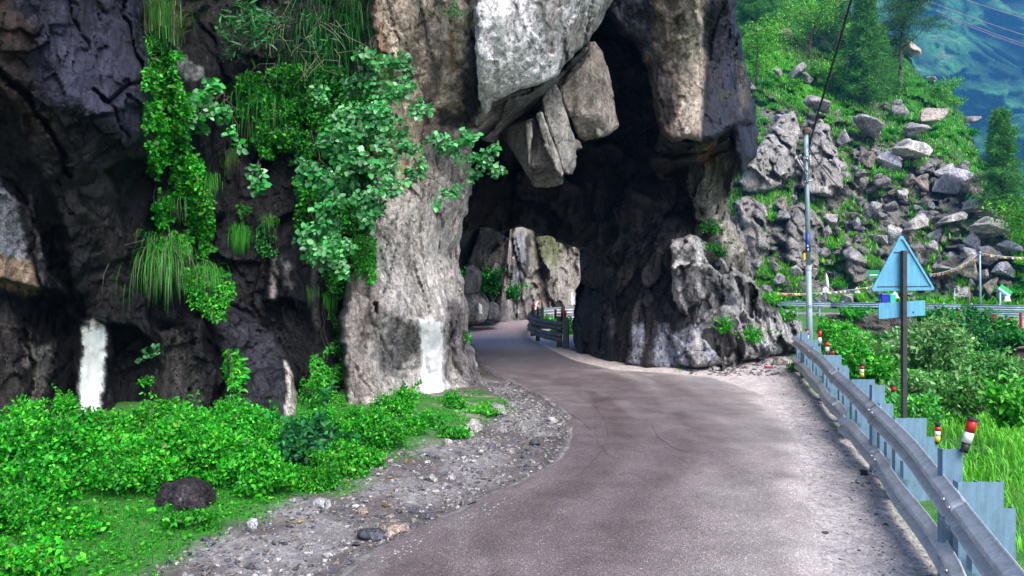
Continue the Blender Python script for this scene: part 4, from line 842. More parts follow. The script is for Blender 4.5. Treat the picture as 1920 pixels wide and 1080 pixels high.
DRY = [(.18, .16, .09, 2), (.10, .12, .05, 1), (.04, .15, .03, 2)]
def leafobj(name, parts, parent=None, mat=None, **k): V, F_, T = join(parts); return npmesh(name, V, F_, mat or M_leaf, parent, T, smooth=True, **k)
def twigs(parent, root, ends, r=.012, mat=None, name='branch', wig=.12):
    for e in ends:
        root, e = Vector(root), Vector(e); L = (e-root).length; pts = []
        for t in np.linspace(0, 1, 7): q_ = root.lerp(e, t); q_ += Vector((random.gauss(0, 1), random.gauss(0, 1), random.gauss(0, 1)))*L*wig*.35*math.sin(t*math.pi); pts.append(q_)
        bm = bmesh.new(); tube(bm, pts, [r*(1-.75*t) for t in np.linspace(0, 1, 7)], 6); bmobj(name, bm, mat or M_bark, parent, True)
def inv(e): return Matrix.Translation(-Vector(e.location))
def plant(name, label, cat, root, parts, ends=(), r=.012, group=None, mat=None, bmat=None):
    e = empty(name, tuple(root), label=label, cat=cat, group=group); o = leafobj('foliage', parts, None, mat); o.parent = e; o.matrix_parent_inverse = Matrix.Translation(-Vector(root))
    if len(ends):
        before = set(bpy.data.objects); twigs(None, root, ends, r, bmat)
        for b in set(bpy.data.objects)-before: b.parent = e; b.matrix_parent_inverse = Matrix.Translation(-Vector(root))
    return e

# ------------------------------------------------------------------ hillside over the valley
dhill = tps([(1180, 600, 62), (1180, -250, 140), (1460, -250, 150), (1360, 600, 60), (1700, 600, 60), (1960, 600, 58), (1360, 400, 70), (1600, 400, 72), (1900, 420, 68), (1360, 200, 86), (1600, 200, 92), (1780, 200, 96), (1360, 0, 112), (1560, 0, 122), (1700, 110, 112), (1360, -90, 130), (1960, 500, 62)])
GHC = (.022, .12, .014)
hill, s_hill = sheet('hillside', [(1180, -260), (1460, -260), (1500, -110), (1545, -10), (1570, 8), (1620, 50), (1668, 70), (1705, 112), (1735, 150), (1778, 188), (1805, 212), (1822, 260), (1840, 300), (1872, 340), (1895, 365), (1930, 400), (2050, 470), (2050, 630), (1180, 630)], dhill, 30, 4., (60, 10),
      ((.22, .22, .3, 1.6, 1.3), (.7, .7, .9, .5, 1.3)), (.12, 1.5), None, GHC, [
      ([(1390, 240), (1440, 195), (1500, 190), (1600, 220), (1700, 200), (1790, 210), (1870, 360), (1900, 420), (1890, 560), (1340, 565), (1340, 330)], (.20, .18, .175), 22, 34, .85),
      ([(1400, 90), (1470, 60), (1560, 100), (1600, 160), (1520, 170), (1440, 160)], (.075, .09, .045), 14, 24, .7),
      ([(1395, 100), (1440, 80), (1560, 165), (1600, 230), (1540, 200), (1400, 130)], (.06, .32, .012), 9, 14),
      ([(1490, 0), (1570, 0), (1650, 70), (1600, 60)], (.08, .36, .012), 8, 10),
      ([(1640, 160), (1700, 130), (1800, 220), (1830, 330), (1700, 230)], (.03, .2, .012), 12, 20, .9),
      ([(1340, 545), (1960, 555), (1960, 640), (1340, 640)], (.04, .22, .015), 5, 10, .9), ([(1500, 566), (1960, 572), (1960, 640), (1500, 640)], (.2, .18, .18), 5, 6, .7)],
      M_rockfar, seed=14, amp=5, kind='structure')
M_boulf = rock_mat('boulder_far', .6, 1, .2, .12, False, True)
M_boulf2 = rock_mat('outcrop_rock', .5, 1, .3, .12, False); BP = []
for k in range(12):
    o = hull('boulder', [tuple(np.array(Vector((random.gauss(0, 1), random.gauss(0, 1), random.gauss(0, 1))).normalized())*np.array([1, .85, random.uniform(.55, .95)])*random.uniform(.75, 1)) for _ in range(random.choice([9, 11, 14]))], M_boulf, None, [(.38, .36, .36), (.45, .43, .43), (.26, .24, .25), (.44, .41, .40), (.36, .30, .27), (.34, .33, .38)][k % 6], 3, .055, k+60)
    BP.append(o.data); bpy.data.objects.remove(o)
def boulder(px, py, w_, label, hr=None, k=None, rot=None, group=None, name='boulder', sq=1.):
    p = s_hill(px, py)[0]; Yd = p[1]; o = bpy.data.objects.new(name, BP[k if k is not None else random.randrange(12)]); link(o)
    r = w_/F*Yd/2*1.25; rz = random.uniform(0, 6.28) if rot is None else 0
    o.scale = (r*1.08, r*1.0, r*(hr*1.25 if hr else random.uniform(.8, 1.35))*1.1); o.rotation_euler = (random.uniform(-.3, .3), R(rot) if rot is not None else random.uniform(-.8, .8), rz if rot is None else .2)
    o.location = (float(p[0]), float(p[1])-r*.7, float(p[2])+r*.2); return tag(o, label, 'boulder', group)
BIG = [(1520, 218, 60, .7, -10, 2, 'dark overhanging rock capping the upright pale slabs'),
       (1404, 318, 70, .8, 20, 3, 'pale rock slab low beside the edge of the black hanging column'), (1675, 216, 44, .9, 15, 8, 'dark squared boulder with a bright flank perched high on the green slope'), (1737, 228, 52, .6, -8, 10, 'brownish boulder beside the dark squared one near the ridge'),
       (1610, 255, 70, .6, 10, 2, 'wide grey boulder in the middle of the slope above the bushes'), (1700, 252, 60, .5, -18, 8, 'slanting dark slab below the squared boulder'), (1692, 300, 74, .6, 8, 3, 'pale broken boulder at the top of the scree'),
       (1656, 318, 46, .8, 30, 5, 'grey wedge boulder beside the pale broken one on the scree'), (1764, 330, 44, .7, 12, 1, 'small pale boulder on the crest of the scree'), (1772, 370, 74, .95, -25, 5, 'big lavender grey boulder on the right shoulder of the scree'),
       (1812, 362, 62, .75, 18, 4, 'light brown boulder beside the conifer on the right'), (1815, 398, 50, .8, -12, 3, 'pale boulder under the light brown one'), (1722, 352, 46, .7, 24, 4, 'tan boulder left of the big lavender grey one'),
       (1836, 446, 76, .52, 12, 3, 'long pale slab roofing a dark gap at the right of the scree'), (1779, 456, 50, 1.0, 20, 10, 'brown faceted boulder above the prayer flags'), (1706, 430, 50, .75, -22, 3, 'pale triangular boulder above the sign triangle'),
       (1748, 446, 32, .9, 12, 1, 'small pale boulder left of the brown faceted one'), (1812, 463, 30, 1.2, 8, 5, 'narrow grey boulder tucked under the long pale slab'), (1770, 420, 60, .4, -14, 3, 'flat pale rock on top of the pile above the flags'),
       (1752, 520, 60, .4, 5, 2, 'flat grey boulder beside the sign triangle at the foot of the scree'), (1800, 510, 62, .8, -6, 4, 'brownish boulder behind the flag pole'), (1799, 552, 36, .8, 10, 1, 'rounded pale boulder at the roadside under the flag pole'),
       (1880, 474, 44, .5, 15, 5, 'low grey boulder at the far right end of the flag string'), (1848, 545, 40, 1.1, 25, 4, 'upright brown boulder near the fallen green board'), (1590, 500, 60, .8, 0, 2, 'dark grey block over the prayer flags left of the sign'),
       (1480, 460, 44, .9, 20, 3, 'grey boulder left of the utility pole at mid height'), (1640, 345, 40, .8, -10, 8, 'dark boulder at the left edge of the scree')]
taken = [(1440, 290, 40), (1480, 250, 40), (1545, 290, 34), (1420, 440, 30)]
OC = ((.30, .30, .16, .9, 1.5), (.8, .8, .5, .35, 1.5), (2.5, 2.5, 1.5, .08, 1.3))
for (ol, dd, bc, sd_, lb) in [([(1384, 345), (1402, 310), (1425, 272), (1448, 232), (1468, 212), (1490, 208), (1500, 236), (1496, 290), (1488, 330), (1470, 352), (1430, 362), (1396, 360)], [(1384, 350, 70), (1480, 220, 78), (1490, 340, 72), (1420, 290, 71)], (.36, .34, .33), 41, 'big pale angular outcrop just right of the black hanging column'),
        ([(1500, 350), (1506, 300), (1522, 250), (1540, 226), (1556, 232), (1566, 268), (1572, 310), (1584, 350), (1560, 372), (1524, 366)], [(1500, 350, 71), (1545, 230, 77), (1580, 350, 72), (1540, 300, 72)], (.34, .315, .31), 42, 'pale upright outcrop directly behind the top of the utility pole'),
        ([(1376, 380), (1400, 366), (1430, 380), (1440, 420), (1446, 470), (1432, 520), (1400, 540), (1376, 520)], [(1376, 380, 66), (1440, 400, 67), (1400, 540, 63)], (.26, .24, .23), 43, 'grey fractured outcrop low on the slope beside the arch support'),
        ([(1470, 400), (1500, 380), (1530, 400), (1550, 450), (1540, 500), (1500, 520), (1472, 480)], [(1470, 400, 68), (1540, 420, 68), (1500, 520, 64)], (.24, .225, .215), 44, 'grey fractured outcrop crossing behind the middle of the utility pole'),
        ([(1588, 470), (1620, 455), (1640, 470), (1640, 530), (1600, 535), (1584, 510)], [(1588, 470, 65), (1640, 470, 65), (1610, 530, 63)], (.22, .205, .20), 45, 'dark grey block outcrop left of the sign triangle'),
        ([(1640, 250), (1680, 236), (1712, 262), (1716, 300), (1690, 322), (1650, 312), (1632, 280)], [(1640, 250, 86), (1700, 260, 86), (1680, 320, 78)], (.27, .25, .25), 46, 'grey broken outcrop crowning the scree below the squared boulder')]:
    sheet('rock_outcrop', ol, tps(dd), 5, 2.4, (10, 2.), OC, (.25, .25), None, bc, (), M_boulf2, seed=sd_, amp=4, label=lb, cat='outcrop')
for (a, b_, w_, hr, rt, k, lb) in BIG: boulder(a, b_, w_, lb, hr, k, rt); taken.append((a, b_, w_*.40))
scree = [(1690, 330), (1760, 300), (1850, 350), (1890, 430), (1900, 560), (1690, 566), (1640, 470), (1650, 380)]
leftz = [(1380, 330), (1470, 200), (1600, 230), (1650, 330), (1640, 470), (1600, 566), (1400, 560), (1360, 420)]
nb = 0; tries = 0
while nb < 262 and tries < 14000:
    tries += 1; zone = scree if random.random() < .55 else leftz; a, b_ = random.uniform(1370, 1900), random.uniform(195, 568)
    if not inside(zone, np.array([a]), np.array([b_]))[0]: continue
    w_ = random.choice([8, 10, 12, 14, 17, 21, 26, 34, 40])*(1.1 if zone is scree else .8)
    if any(math.hypot(a-q[0], (b_-q[1])*1.3) < (w_*.36+q[2])*.8 for q in taken): continue
    taken.append((a, b_, w_*.42)); nb += 1
    boulder(a, b_, w_, 'angular grey boulder lying loose in the scree right of the sign' if zone is scree else 'weathered rock poking out of the slope behind the utility pole', group='boulders of the scree' if zone is scree else 'rocks behind the utility pole')
for (a, b_, w_) in [(1418, 60, 24), (1465, 72, 30), (1488, 150, 44), (1505, 152, 30), (1540, 90, 24), (1578, 135, 42), (1700, 105, 44), (1600, 170, 30), (1500, 30, 20), (1452, 145, 26), (1818, 232, 34), (1740, 152, 26), (1655, 205, 20), (1400, 170, 26)]:
    boulder(a, b_, w_, 'dark rock showing through the grass high on the hillside', .7, random.choice([2, 8, 10]), None, 'rocks high on the hillside')
# bushes, weeds and grass of the hillside
BM = []
for k in range(6):
    pal = [GHILL, GR, GRY][k % 3]; pts = clump((0, 0, 0), (1, 1, .75), 900, 12, .38); V, F_, T = join([leafmesh(pts, .15, pal, .35, .7)])
    o = npmesh('bush', V, F_, M_leaf, None, T); BM.append(o.data); bpy.data.objects.remove(o)
def hbush(px, py, w_, label, group, k=None, sf=None, name='bush', hr=.8):
    p = (sf or s_hill)(px, py)[0]; r = w_/F*p[1]/2; o = bpy.data.objects.new(name, BM[random.randrange(6) if k is None else k]); link(o)
    o.scale = (r, r*.8, r*hr); o.rotation_euler = (0, 0, random.uniform(0, 6)); o.location = (float(p[0]), float(p[1])-r*.2, float(p[2])); return tag(o, label, 'bush', group)
zones = [([(1390, 0), (1560, 10), (1660, 70), (1800, 210), (1850, 330), (1720, 300), (1600, 230), (1400, 240)], 90, (14, 44), 'green bush on the grassy upper hillside'),
         ([(1380, 240), (1600, 220), (1700, 330), (1680, 560), (1390, 560)], 62, (12, 34), 'green bush growing between the rocks behind the utility pole'),
         ([(1700, 300), (1880, 380), (1900, 560), (1700, 560)], 22, (8, 20), 'small weed bush rooted in the boulder scree'),
         ([(1850, 330), (1930, 400), (1960, 560), (1885, 560), (1900, 440)], 42, (24, 50), 'leafy bush on the slope right of the scree')]
for zi, (zn, n, (w0, w1), lb) in enumerate(zones):
    got = 0
    while got < n:
        a, b_ = random.uniform(1380, 1950), random.uniform(0, 565)
        if inside(zn, np.array([a]), np.array([b_]))[0]: hbush(a, b_, random.uniform(w0, w1), lb, lb.replace('green bush', 'bushes').replace('small weed bush', 'weed bushes').replace('leafy bush', 'leafy bushes')); got += 1
px = RNG.uniform(1370, 1950, 70000); py = RNG.uniform(-10, 600, 70000); pp = s_hill(px, py)
gm = fbm(np.c_[px/40, py/40, 0*px], 3, 91); rocky = inside(scree, px, py)*1.1+inside(leftz, px, py)*.55; keep = (gm-rocky*.85 > -.5) & (py > 0) & inside([(1340, -110), (1500, -110), (1545, -10), (1570, 14), (1620, 56), (1668, 76), (1705, 120), (1735, 156), (1778, 194), (1805, 218), (1822, 266), (1840, 306), (1872, 346), (1895, 371), (1930, 406), (2050, 476), (2050, 630), (1340, 630)], px, py)
rt = pp[keep]; leafobj('hillside_grass', [blades(rt, .75, .07, [(.12, .46, .012, 3), (.06, .32, .012, 3), (.20, .56, .02, 1.5)], .5, .3, None, 2)], mat=M_grass, kind='stuff')
# far shrub and lawn under the hill
# trees on the hillside
def needles(tips, r, n, pal, L=.5, asp=.10):
    P_ = [RNG.normal(size=(n, 3))*np.array([r, r, r*.55])+np.array(t) for t in tips]; return leafmesh(np.concatenate(P_), L, pal, .1, asp, (0, 0, 1), .3, .1)
def tree(name, label, px, py, H, kind, Yo=0., lean=(0, 0), seed=0, wf=1., group=None, cat='tree', lo=.25, dens=1.):
    p = s_hill(px, py)[0]+np.array([0, Yo, -.3]); rnd = random.Random(seed); e = empty(name, tuple(p), label=label, cat=cat, group=group)
    top = Vector((lean[0], lean[1], H)); tr = .016*H+.04; bm = bmesh.new(); ts = np.linspace(0, 1, 12)
    ax = lambda t: Vector((top.x*t*t+.012*H*math.sin(t*5+seed), top.y*t, H*t))
    tube(bm, [ax(t) for t in ts], [tr*(1-.85*t)+.02 for t in ts], 9); trunk = bmobj('trunk', bm, M_barkp if kind == 'pine' else M_bark, e, True)
    tips = []; bm = bmesh.new()
    if kind == 'fir':
        nl = int(H*2.2)
        for q in range(nl):
            t = lo+(1-lo)*(q+.5)/nl; R0 = wf*H*.26*(1-t)**.75+.15
            for k in range(6):
                a = k*1.047+q*1.9+rnd.uniform(-.3, .3); L = R0*rnd.uniform(.7, 1.15); b0 = ax(t); L *= rnd.choice((.55, .8, 1, 1.15)); b1 = b0+Vector((math.cos(a)*L, math.sin(a)*L, L*rnd.uniform(.05, .4))); tube(bm, [b0, b1], [.02*H*.1+.01, .008], 4)
                for f in (.45, .75, 1.): tips.append(tuple(b0.lerp(b1, f)))
        parts = [needles(tips, (.17*H/7), int(52*dens), GPINE if kind == 'fir' else GPINE, .20*H/7+.08, .11)]
    elif kind == 'pine':
        for q in range(17):
            t = lo+(1-lo)*q/16; a = rnd.uniform(0, 6.28); L = wf*H*.30*rnd.uniform(.55, 1.1)*(1.15-t*.55); b0 = ax(min(t, 1)); d_ = Vector((math.cos(a), math.sin(a)*.8, rnd.uniform(.05, .4)))
            mid = b0+d_*L*.5+Vector((0, 0, -.02*L)); b1 = mid+Vector((d_.x, d_.y, rnd.uniform(.1, .6)))*L*.5; tube(bm, [b0, mid, b1], [.07*H/12, .045*H/12, .015], 5)
            for _ in range(7): f = rnd.uniform(.35, 1.05); c_ = (b0.lerp(mid, f*2) if f < .5 else mid.lerp(b1, f*2-1)); tips.append(tuple(c_+Vector((rnd.gauss(0, 1), rnd.gauss(0, 1), rnd.gauss(0, .5)+.3))*.055*H))
        parts = [needles(tips, .040*H, int(95*dens), [(.05, .17, .04, 3), (.08, .25, .05, 2), (.025, .09, .03, 2)], .42, .10)]
    else:
        for q in range(11):
            t = rnd.uniform(lo, .95); a = rnd.uniform(0, 6.28); L = wf*H*.45*rnd.uniform(.6, 1.1); b0 = ax(t); b1 = b0+Vector((math.cos(a)*L, math.sin(a)*L, L*rnd.uniform(.2, .9))); tube(bm, [b0, b0.lerp(b1, .5)+Vector((0, 0, .05*L)), b1], [.03*H/4, .02*H/4, .01], 5)
            for f in (.5, .8, 1.05): tips.append(tuple(b0.lerp(b1, f)))
        P_ = np.concatenate([RNG.normal(size=(int(110*dens), 3))*np.array([.11, .11, .07])*H+np.array(t) for t in tips]); parts = [leafmesh(P_, .20, GHILL, .3, .6)]
    bmobj('branches', bm, M_barkp, e, True)
    V, F_, T = join(parts); crown = npmesh('crown', V, F_, M_leaf, e, T); return e
tree('pine_tree', 'tall pine with bare straight trunk and spreading crown on the ridge against the mountain', 1688, 172, 17, 'pine', 0, (1.0, 0), 3, 1.45, lo=.34, dens=2.4)
tree('conifer_tree', 'dense young conifer beside the big ridge pine, lower and bushier', 1616, 200, 15.5, 'fir', 0, (.2, 0), 4, .85, lo=.05, dens=1.0)
tree('conifer_tree', 'slim tall conifer between the dark cable and the ridge pine', 1607, 150, 17, 'pine', 6, (0, 0), 5, .9, lo=.35, dens=1.2)
tree('conifer_tree', 'bushy conifer just left of the ridge pine trunk', 1648, 185, 10, 'fir', 0, (0, 0), 14, 1.0, lo=.05, dens=.9)
tree('conifer_tree', 'pointed young conifer at the right end of the scree', 1839, 405, 10.2, 'fir', -3, (.1, 0), 6, .95, lo=.06, dens=1.0)
tree('conifer_tree', 'tall conifer on the hillside above the black hanging column', 1440, 60, 9, 'fir', 0, (0, 0), 7, 1.3, lo=.2)
tree('conifer_tree', 'conifer at the edge of the rock arch high on the slope', 1400, 75, 12, 'fir', -2, (0, 0), 8, 1.2, lo=.2)
tree('broadleaf_tree', 'rounded broadleaf tree with a dark forked trunk leaning over the grassy slope', 1516, 112, 9.0, 'leafy', 0, (2.5, 0), 9, 1.1, lo=.35, dens=1.5)
tree('broadleaf_tree', 'small light green tree beside the black hanging column', 1408, 165, 7, 'leafy', -2, (0, 0), 10, .8, lo=.3, dens=1.2)
tree('broadleaf_tree', 'low leafy tree under the dense young conifers', 1560, 175, 4.5, 'leafy', 0, (0, 0), 11, 1.2, lo=.2)
tree('broadleaf_tree', 'small yellowish tree on the ridge line against the mountain', 1790, 205, 4.5, 'leafy', 2, (0, 0), 12, 1., lo=.2)
tree('broadleaf_tree', 'dark leafy tree at the right edge below the pointed conifer', 1905, 470, 6., 'leafy', -2, (0, 0), 13, 1., lo=.2)

# ------------------------------------------------------------------ far mountain, forested
mm = NT('mountain_forest'); v = mm.vec(); a1 = mm.noise(v, .0065, 6, .62, .6); a2 = mm.noise(v, .05, 6, .65)
cc = mm.ramp(a1, [(.42, (.006, .05, .015)), (.50, (.02, .13, .03)), (.55, (.05, .24, .05)), (.68, (.17, .22, .14))])
a3 = mm.noise(v, .22, 5, .7); cc = mm.mix(cc, mm.ramp(a3, [(.4, .35), (.6, 1.6)]), .7, 'MULTIPLY'); cc = mm.mix(cc, mm.ramp(a2, [(.38, .45), (.55, 1.1), (.66, 1.7)]), .75, 'MULTIPLY'); mm.set(cc, .95, normal=mm.bump(a2, 14, .7))
dm = tps([(1080, -420, 1750), (1080, 640, 900), (2300, -420, 2000), (1450, -150, 1500), (2100, -150, 1750), (1450, 700, 800), (2100, 700, 800), (1700, 300, 1150), (2050, 300, 1050), (1900, 100, 1350)])
sheet('mountain', [(1080, -420), (2300, -420), (2300, 640), (1080, 640)], dm, 150, 4., None, ((.0075, .0075, .006, 60, 1.3), (.02, .02, .015, 12, 1.2)), (.005, 60), ((.005, .005, .003), 60), (.1, .1, .1), (), mm.m, seed=15, amp=0, kind='structure')
for k, (a, b_) in enumerate([((1730, -2), (1980, 84)), ((1755, 20), (1980, 102)), ((1790, -8), (1990, 52)), ((1765, 28), (1990, 110))]):
    cable(['uppermost pinkish power line crossing in front of the blue mountain', 'second power line across the blue mountain, paired with the uppermost', 'short power line cutting the top right corner of the mountain view', 'lowest power line across the blue mountain'][k], [(*a, 250), (*b_, 235)], .085, plain('power_line', (.42, .33, .36), .6) if k == 0 else bpy.data.materials['power_line'], .6, cat='power line')
hz = NT('haze'); hz.t.nodes.remove(hz.b); pv = hz.n('VolumePrincipled'); pv.inputs['Color'].default_value = (.10, .42, 1, 1); pv.inputs['Density'].default_value = .00034; pv.inputs['Anisotropy'].default_value = .1
hz.l(pv.outputs[0], hz.out.inputs['Volume'])
bm = bmesh.new(); box(bm, (500, 1150, 740), (3600, 2500, 1560)); bmobj('haze', bm, hz.m, None, False, kind='stuff')

# ------------------------------------------------------------------ plants on and under the left cliff
def gbush(label, px, py, rx, ry, Yd, n, leaf, pal, name='bush', K=14, asp=.6, up=.35, st=5, group=None, base=None, zfac=1.):
    if base is None:                                    # stand the bush on the ground that its lower edge covers
        for _ in range(8):
            g0 = float(zg((px-960)/F*Yd, Yd)); Yd = .5*Yd+.5*(CAMZ-g0)*F/(py+ry*.55-HZ)
    c = P(px, py, Yd); r = (rx/F*Yd, rx/F*Yd*.75, ry/F*Yd*zfac); pts = clump((c.x, c.y, c.z), r, n, K, .40, False)
    zb = zg(pts[:, 0], pts[:, 1]) if base is None else -99; pts = pts[pts[:, 2] > zb+.01]
    x, y = c.x, c.y; z = float(zg(x, y)) if base is None else c.z-r[2]
    ends = [tuple(pts[RNG.integers(len(pts))]) for _ in range(st)]
    sp = []                                            # leggy shoots that stand out of the mass
    for _ in range(int(10+n/450)):
        b0 = pts[RNG.integers(len(pts))]; L = leaf*RNG.uniform(3, 8); dr = np.array([RNG.normal()*.45, RNG.normal()*.35-.1, RNG.uniform(.5, 1.1)]); m_ = int(L/leaf*4)+4; t = RNG.uniform(0, 1, m_)[:, None]
        sp.append(b0+dr*L*t+np.array([dr[0]*.5, 0, -.35])*L*t*t+RNG.normal(size=(m_, 3))*leaf*.28)
    pts = np.concatenate([pts]+sp)
    return plant(name, label, 'bush', (x, y, z-.03), [leafmesh(pts, leaf, pal, up, asp)], ends, .007*max(1, Yd/10), group)
gb = [('tall leafy weeds against the pale rock at the far left edge', 20, 845, 80, 60, 9.3, 4500, .042, GR), ('upright weed sprigs at the black cliff foot left of the cream stripe', 415, 790, 80, 40, 10.8, 3600, .04, GR), ('weeds in the crack between the cream stripe and the pillar', 600, 800, 40, 40, 11.2, 2200, .04, GR), ('low weeds spreading over the bank between the nettle clump and gravel', 560, 900, 70, 26, 9.2, 3000, .04, GR), ('small bright weeds on the turf near the left edge', 120, 985, 80, 24, 7.3, 2200, .04, GR), ('leafy weeds mid bank under the topmost patch', 760, 800, 40, 20, 11.8, 1300, .042, GR), ('leafy weed mound at the left edge nearest the cliff foot', 70, 872, 120, 85, 8.6, 7500, .045, GR), ('weed mound with a tall sprig rising in front of the white painted stripe', 165, 815, 105, 66, 9.6, 6500, .042, GR),
      ('broad bright weed mound behind and left of the dark boulder', 265, 868, 115, 72, 8.8, 7500, .045, GR), ('bright weed mound directly behind the dark boulder', 385, 862, 105, 68, 9.0, 7500, .045, GR),
      ('weed mound right of the dark boulder, ending at the turf', 478, 888, 78, 52, 8.9, 5500, .045, GR), ('weed mound against the black cliff between the two painted stripes', 335, 812, 100, 45, 10.2, 5500, .042, GR),
      ('weed mound under the leaning black slab', 470, 815, 90, 45, 10.4, 5500, .045, GR), ('darker nettle clump with broad drooping leaves below the cream stripe', 575, 842, 62, 50, 9.9, 2600, .085, [(.01, .12, .03, 3), (.012, .17, .03, 2), (.03, .22, .05, 1)]),
      ('weed mound between the nettle clump and the grey pillar', 640, 868, 60, 36, 10.1, 3500, .04, GR), ('leafy weeds in the lower left corner above the turf', 18, 965, 80, 55, 7.3, 5000, .045, GR),
      ('weeds at the very bottom left corner', 40, 1052, 80, 42, 6.4, 4200, .042, GR), ('small weed tuft growing in front of the dark boulder', 322, 984, 22, 12, 7.05, 260, .045, GR),
      ('small weed tuft at the right foot of the dark boulder', 378, 984, 18, 13, 7.05, 240, .045, GR), ('weed mound high on the bank beside the pillar foot', 712, 812, 62, 42, 11.4, 4200, .045, GR),
      ('topmost weed patch on the bank under the painted pillar', 742, 757, 48, 36, 12.7, 3000, .045, GR), ('weeds low on the bank above the gravel', 680, 858, 46, 24, 10.3, 1700, .04, GR),
      ('small weeds at the toe of the pillar right of the white patch', 858, 758, 30, 14, 13.8, 900, .045, GR), ('low weed patch on the dirt bank between the stones', 850, 812, 34, 16, 12.1, 1000, .04, GR),
      ('sparse weeds on the bank just above the bend', 905, 772, 36, 12, 13.6, 800, .04, GRY), ('weeds on the pillar foot left of the white patch', 790, 792, 36, 16, 12.4, 1000, .04, GR)]
for (lb, a, b_, rx_, ry_, Yd, n, lf, pal) in gb: gbush(lb, a, b_, rx_, ry_, Yd, n, lf, pal)
for k, (a, b_, rx_, ry_, Yd) in enumerate([(40, 800, 46, 46, 9.9), (120, 775, 34, 44, 10.6), (215, 800, 40, 26, 11.), (262, 792, 30, 34, 11.2), (310, 782, 28, 40, 11.3), (372, 796, 36, 24, 11.4), (430, 782, 30, 36, 11.3), (500, 796, 36, 28, 11.2), (545, 812, 28, 20, 11.1), (625, 800, 26, 40, 12.), (668, 790, 28, 34, 12.4)]):
    gbush(['wispy weeds against the pale rock at the far left', 'tall wispy weeds left of the white painted stripe', 'low weeds at the foot of the white painted stripe', 'weeds in the dark recess right of the white stripe', 'tallest weed sprigs under the largest drooping grass tuft', 'low weeds against the grey streaked rock', 'sprigs below the dangling leafy vine', 'weeds at the foot of the leaning black slab', 'short weeds at the base of the cream stripe', 'weeds climbing the crack left of the grey pillar', 'weeds against the left foot of the grey pillar'][k], a, b_, rx_, ry_, Yd, 1500, .042, GR+GRY[:1], K=7)
for (lb, a, b_, rx_, ry_, Yd, n) in [('lone tall sprig of weeds reaching up the foot of the white painted stripe', 118, 762, 20, 34, 9.7, 520), ('leggy weed rising above the mound below the largest tuft', 326, 778, 18, 36, 10.4, 520), ('leggy weeds rising in the crack beside the cream stripe', 596, 745, 18, 56, 11.6, 700), ('tall weeds rising by the left foot of the pillar', 646, 770, 20, 40, 12.2, 600), ('uneven weed crest above the turf at the far left', 60, 790, 60, 30, 9.2, 1500)]:
    gbush(lb, a, b_, rx_, ry_, Yd, n, .045, GR+GRY[:1], K=6, base=0)
def on_cliff(poly, n, surf, off=(.03, .35), thr=-.25, sc=26., seed=0):
    xs_ = [p[0] for p in poly]; ys_ = [p[1] for p in poly]; px = RNG.uniform(min(xs_), max(xs_), n*3); py = RNG.uniform(min(ys_), max(ys_), n*3)
    g_ = fbm(np.c_[px/sc, py/sc, 0*px+seed], 3, 101+seed); sdv = sdist(poly, px, py)
    k = (sdv+g_*16 > 0) & (g_ > thr); px, py, g_ = px[k][:n], py[k][:n], g_[k][:n]; p = surf(px, py)
    o_ = off[0]+(off[1]-off[0])*np.clip(.5+.6*g_+.3*RNG.normal(size=len(px)), 0, 1); d_ = np.array([0, 0, CAMZ])-p; d_ /= np.linalg.norm(d_, axis=1)[:, None]
    return p+d_*o_[:, None]
def creeper(label, poly, n, leaf, pal, surf=None, off=(.03, .35), thr=-.25, sc=26., seed=0, asp=.75, name='creeper', st=6, up=.4, cat='creeper'):
    pts = on_cliff(poly, n, surf or s_left, off, thr, sc, seed); top = pts[np.argmax(pts[:, 2])]; ends = [tuple(pts[RNG.integers(len(pts))]) for _ in range(st)]
    return plant(name, label, cat, tuple(top), [leafmesh(pts, leaf, pal, up, asp, (0, -.8, .3), droop=.5)], ends, .008)
creeper('bright green creeper hanging in a long column down the black cliff', [(277, 95), (325, 100), (350, 175), (345, 250), (388, 330), (402, 430), (384, 486), (300, 480), (288, 350), (270, 240)], 9000, .055, GR, thr=-.5, seed=1)
creeper('ferny green growth at the head of the long creeper column', [(278, 70), (320, 80), (325, 140), (275, 135)], 1200, .06, GDARK+GR, asp=.25, seed=2)
creeper('dense green creeper filling the mossy gully beside the grey pillar', [(450, 150), (560, 120), (640, 130), (720, 220), (700, 300), (640, 330), (600, 300), (560, 320), (490, 290), (445, 215)], 15000, .06, GR+GDARK[:2], off=(.1, .6), thr=-.8, seed=3)
creeper('dark trailing creeper lower in the gully left of the pillar edge', [(560, 310), (700, 300), (705, 450), (690, 540), (640, 560), (600, 500), (560, 470), (550, 380)], 9000, .05, GDARK+GR, off=(.05, .4), thr=-.6, seed=4)
creeper('fine ferny strip hanging down the left edge of the grey pillar', [(612, 560), (650, 560), (655, 640), (640, 720), (630, 800), (600, 800), (615, 690)], 2600, .04, GR, thr=-.3, seed=5, asp=.4)
creeper('thin vine of small leaves in the crack right of the leaning slab', [(552, 640), (582, 640), (590, 740), (600, 800), (570, 800), (560, 720)], 900, .045, GR, thr=-.2, seed=6)
creeper('short leafy vine dangling on the black rock left of the leaning slab', [(420, 655), (446, 660), (462, 700), (450, 740), (470, 780), (440, 780), (428, 700)], 420, .075, GR, thr=-.4, seed=7, asp=.45)
creeper('tiny round leaved plant on the bare black rock beside the white stripe', [(264, 650), (300, 655), (300, 680), (268, 680)], 60, .07, GPALE, thr=-.9, seed=8)
creeper('tiny bright plant just below the round leaved one on the bare rock', [(264, 700), (288, 700), (285, 722), (262, 720)], 110, .04, GR, thr=-.9, seed=9)
creeper('leafy spray at the lower end of the long creeper column', [(340, 500), (440, 505), (440, 560), (400, 600), (350, 560)], 1500, .06, GR, thr=-.3, seed=10, asp=.5)
creeper('little plant alone on the black face under the hanging tufts', [(448, 380), (472, 380), (470, 402), (450, 404)], 70, .06, GR, thr=-.9, seed=11, asp=.4)
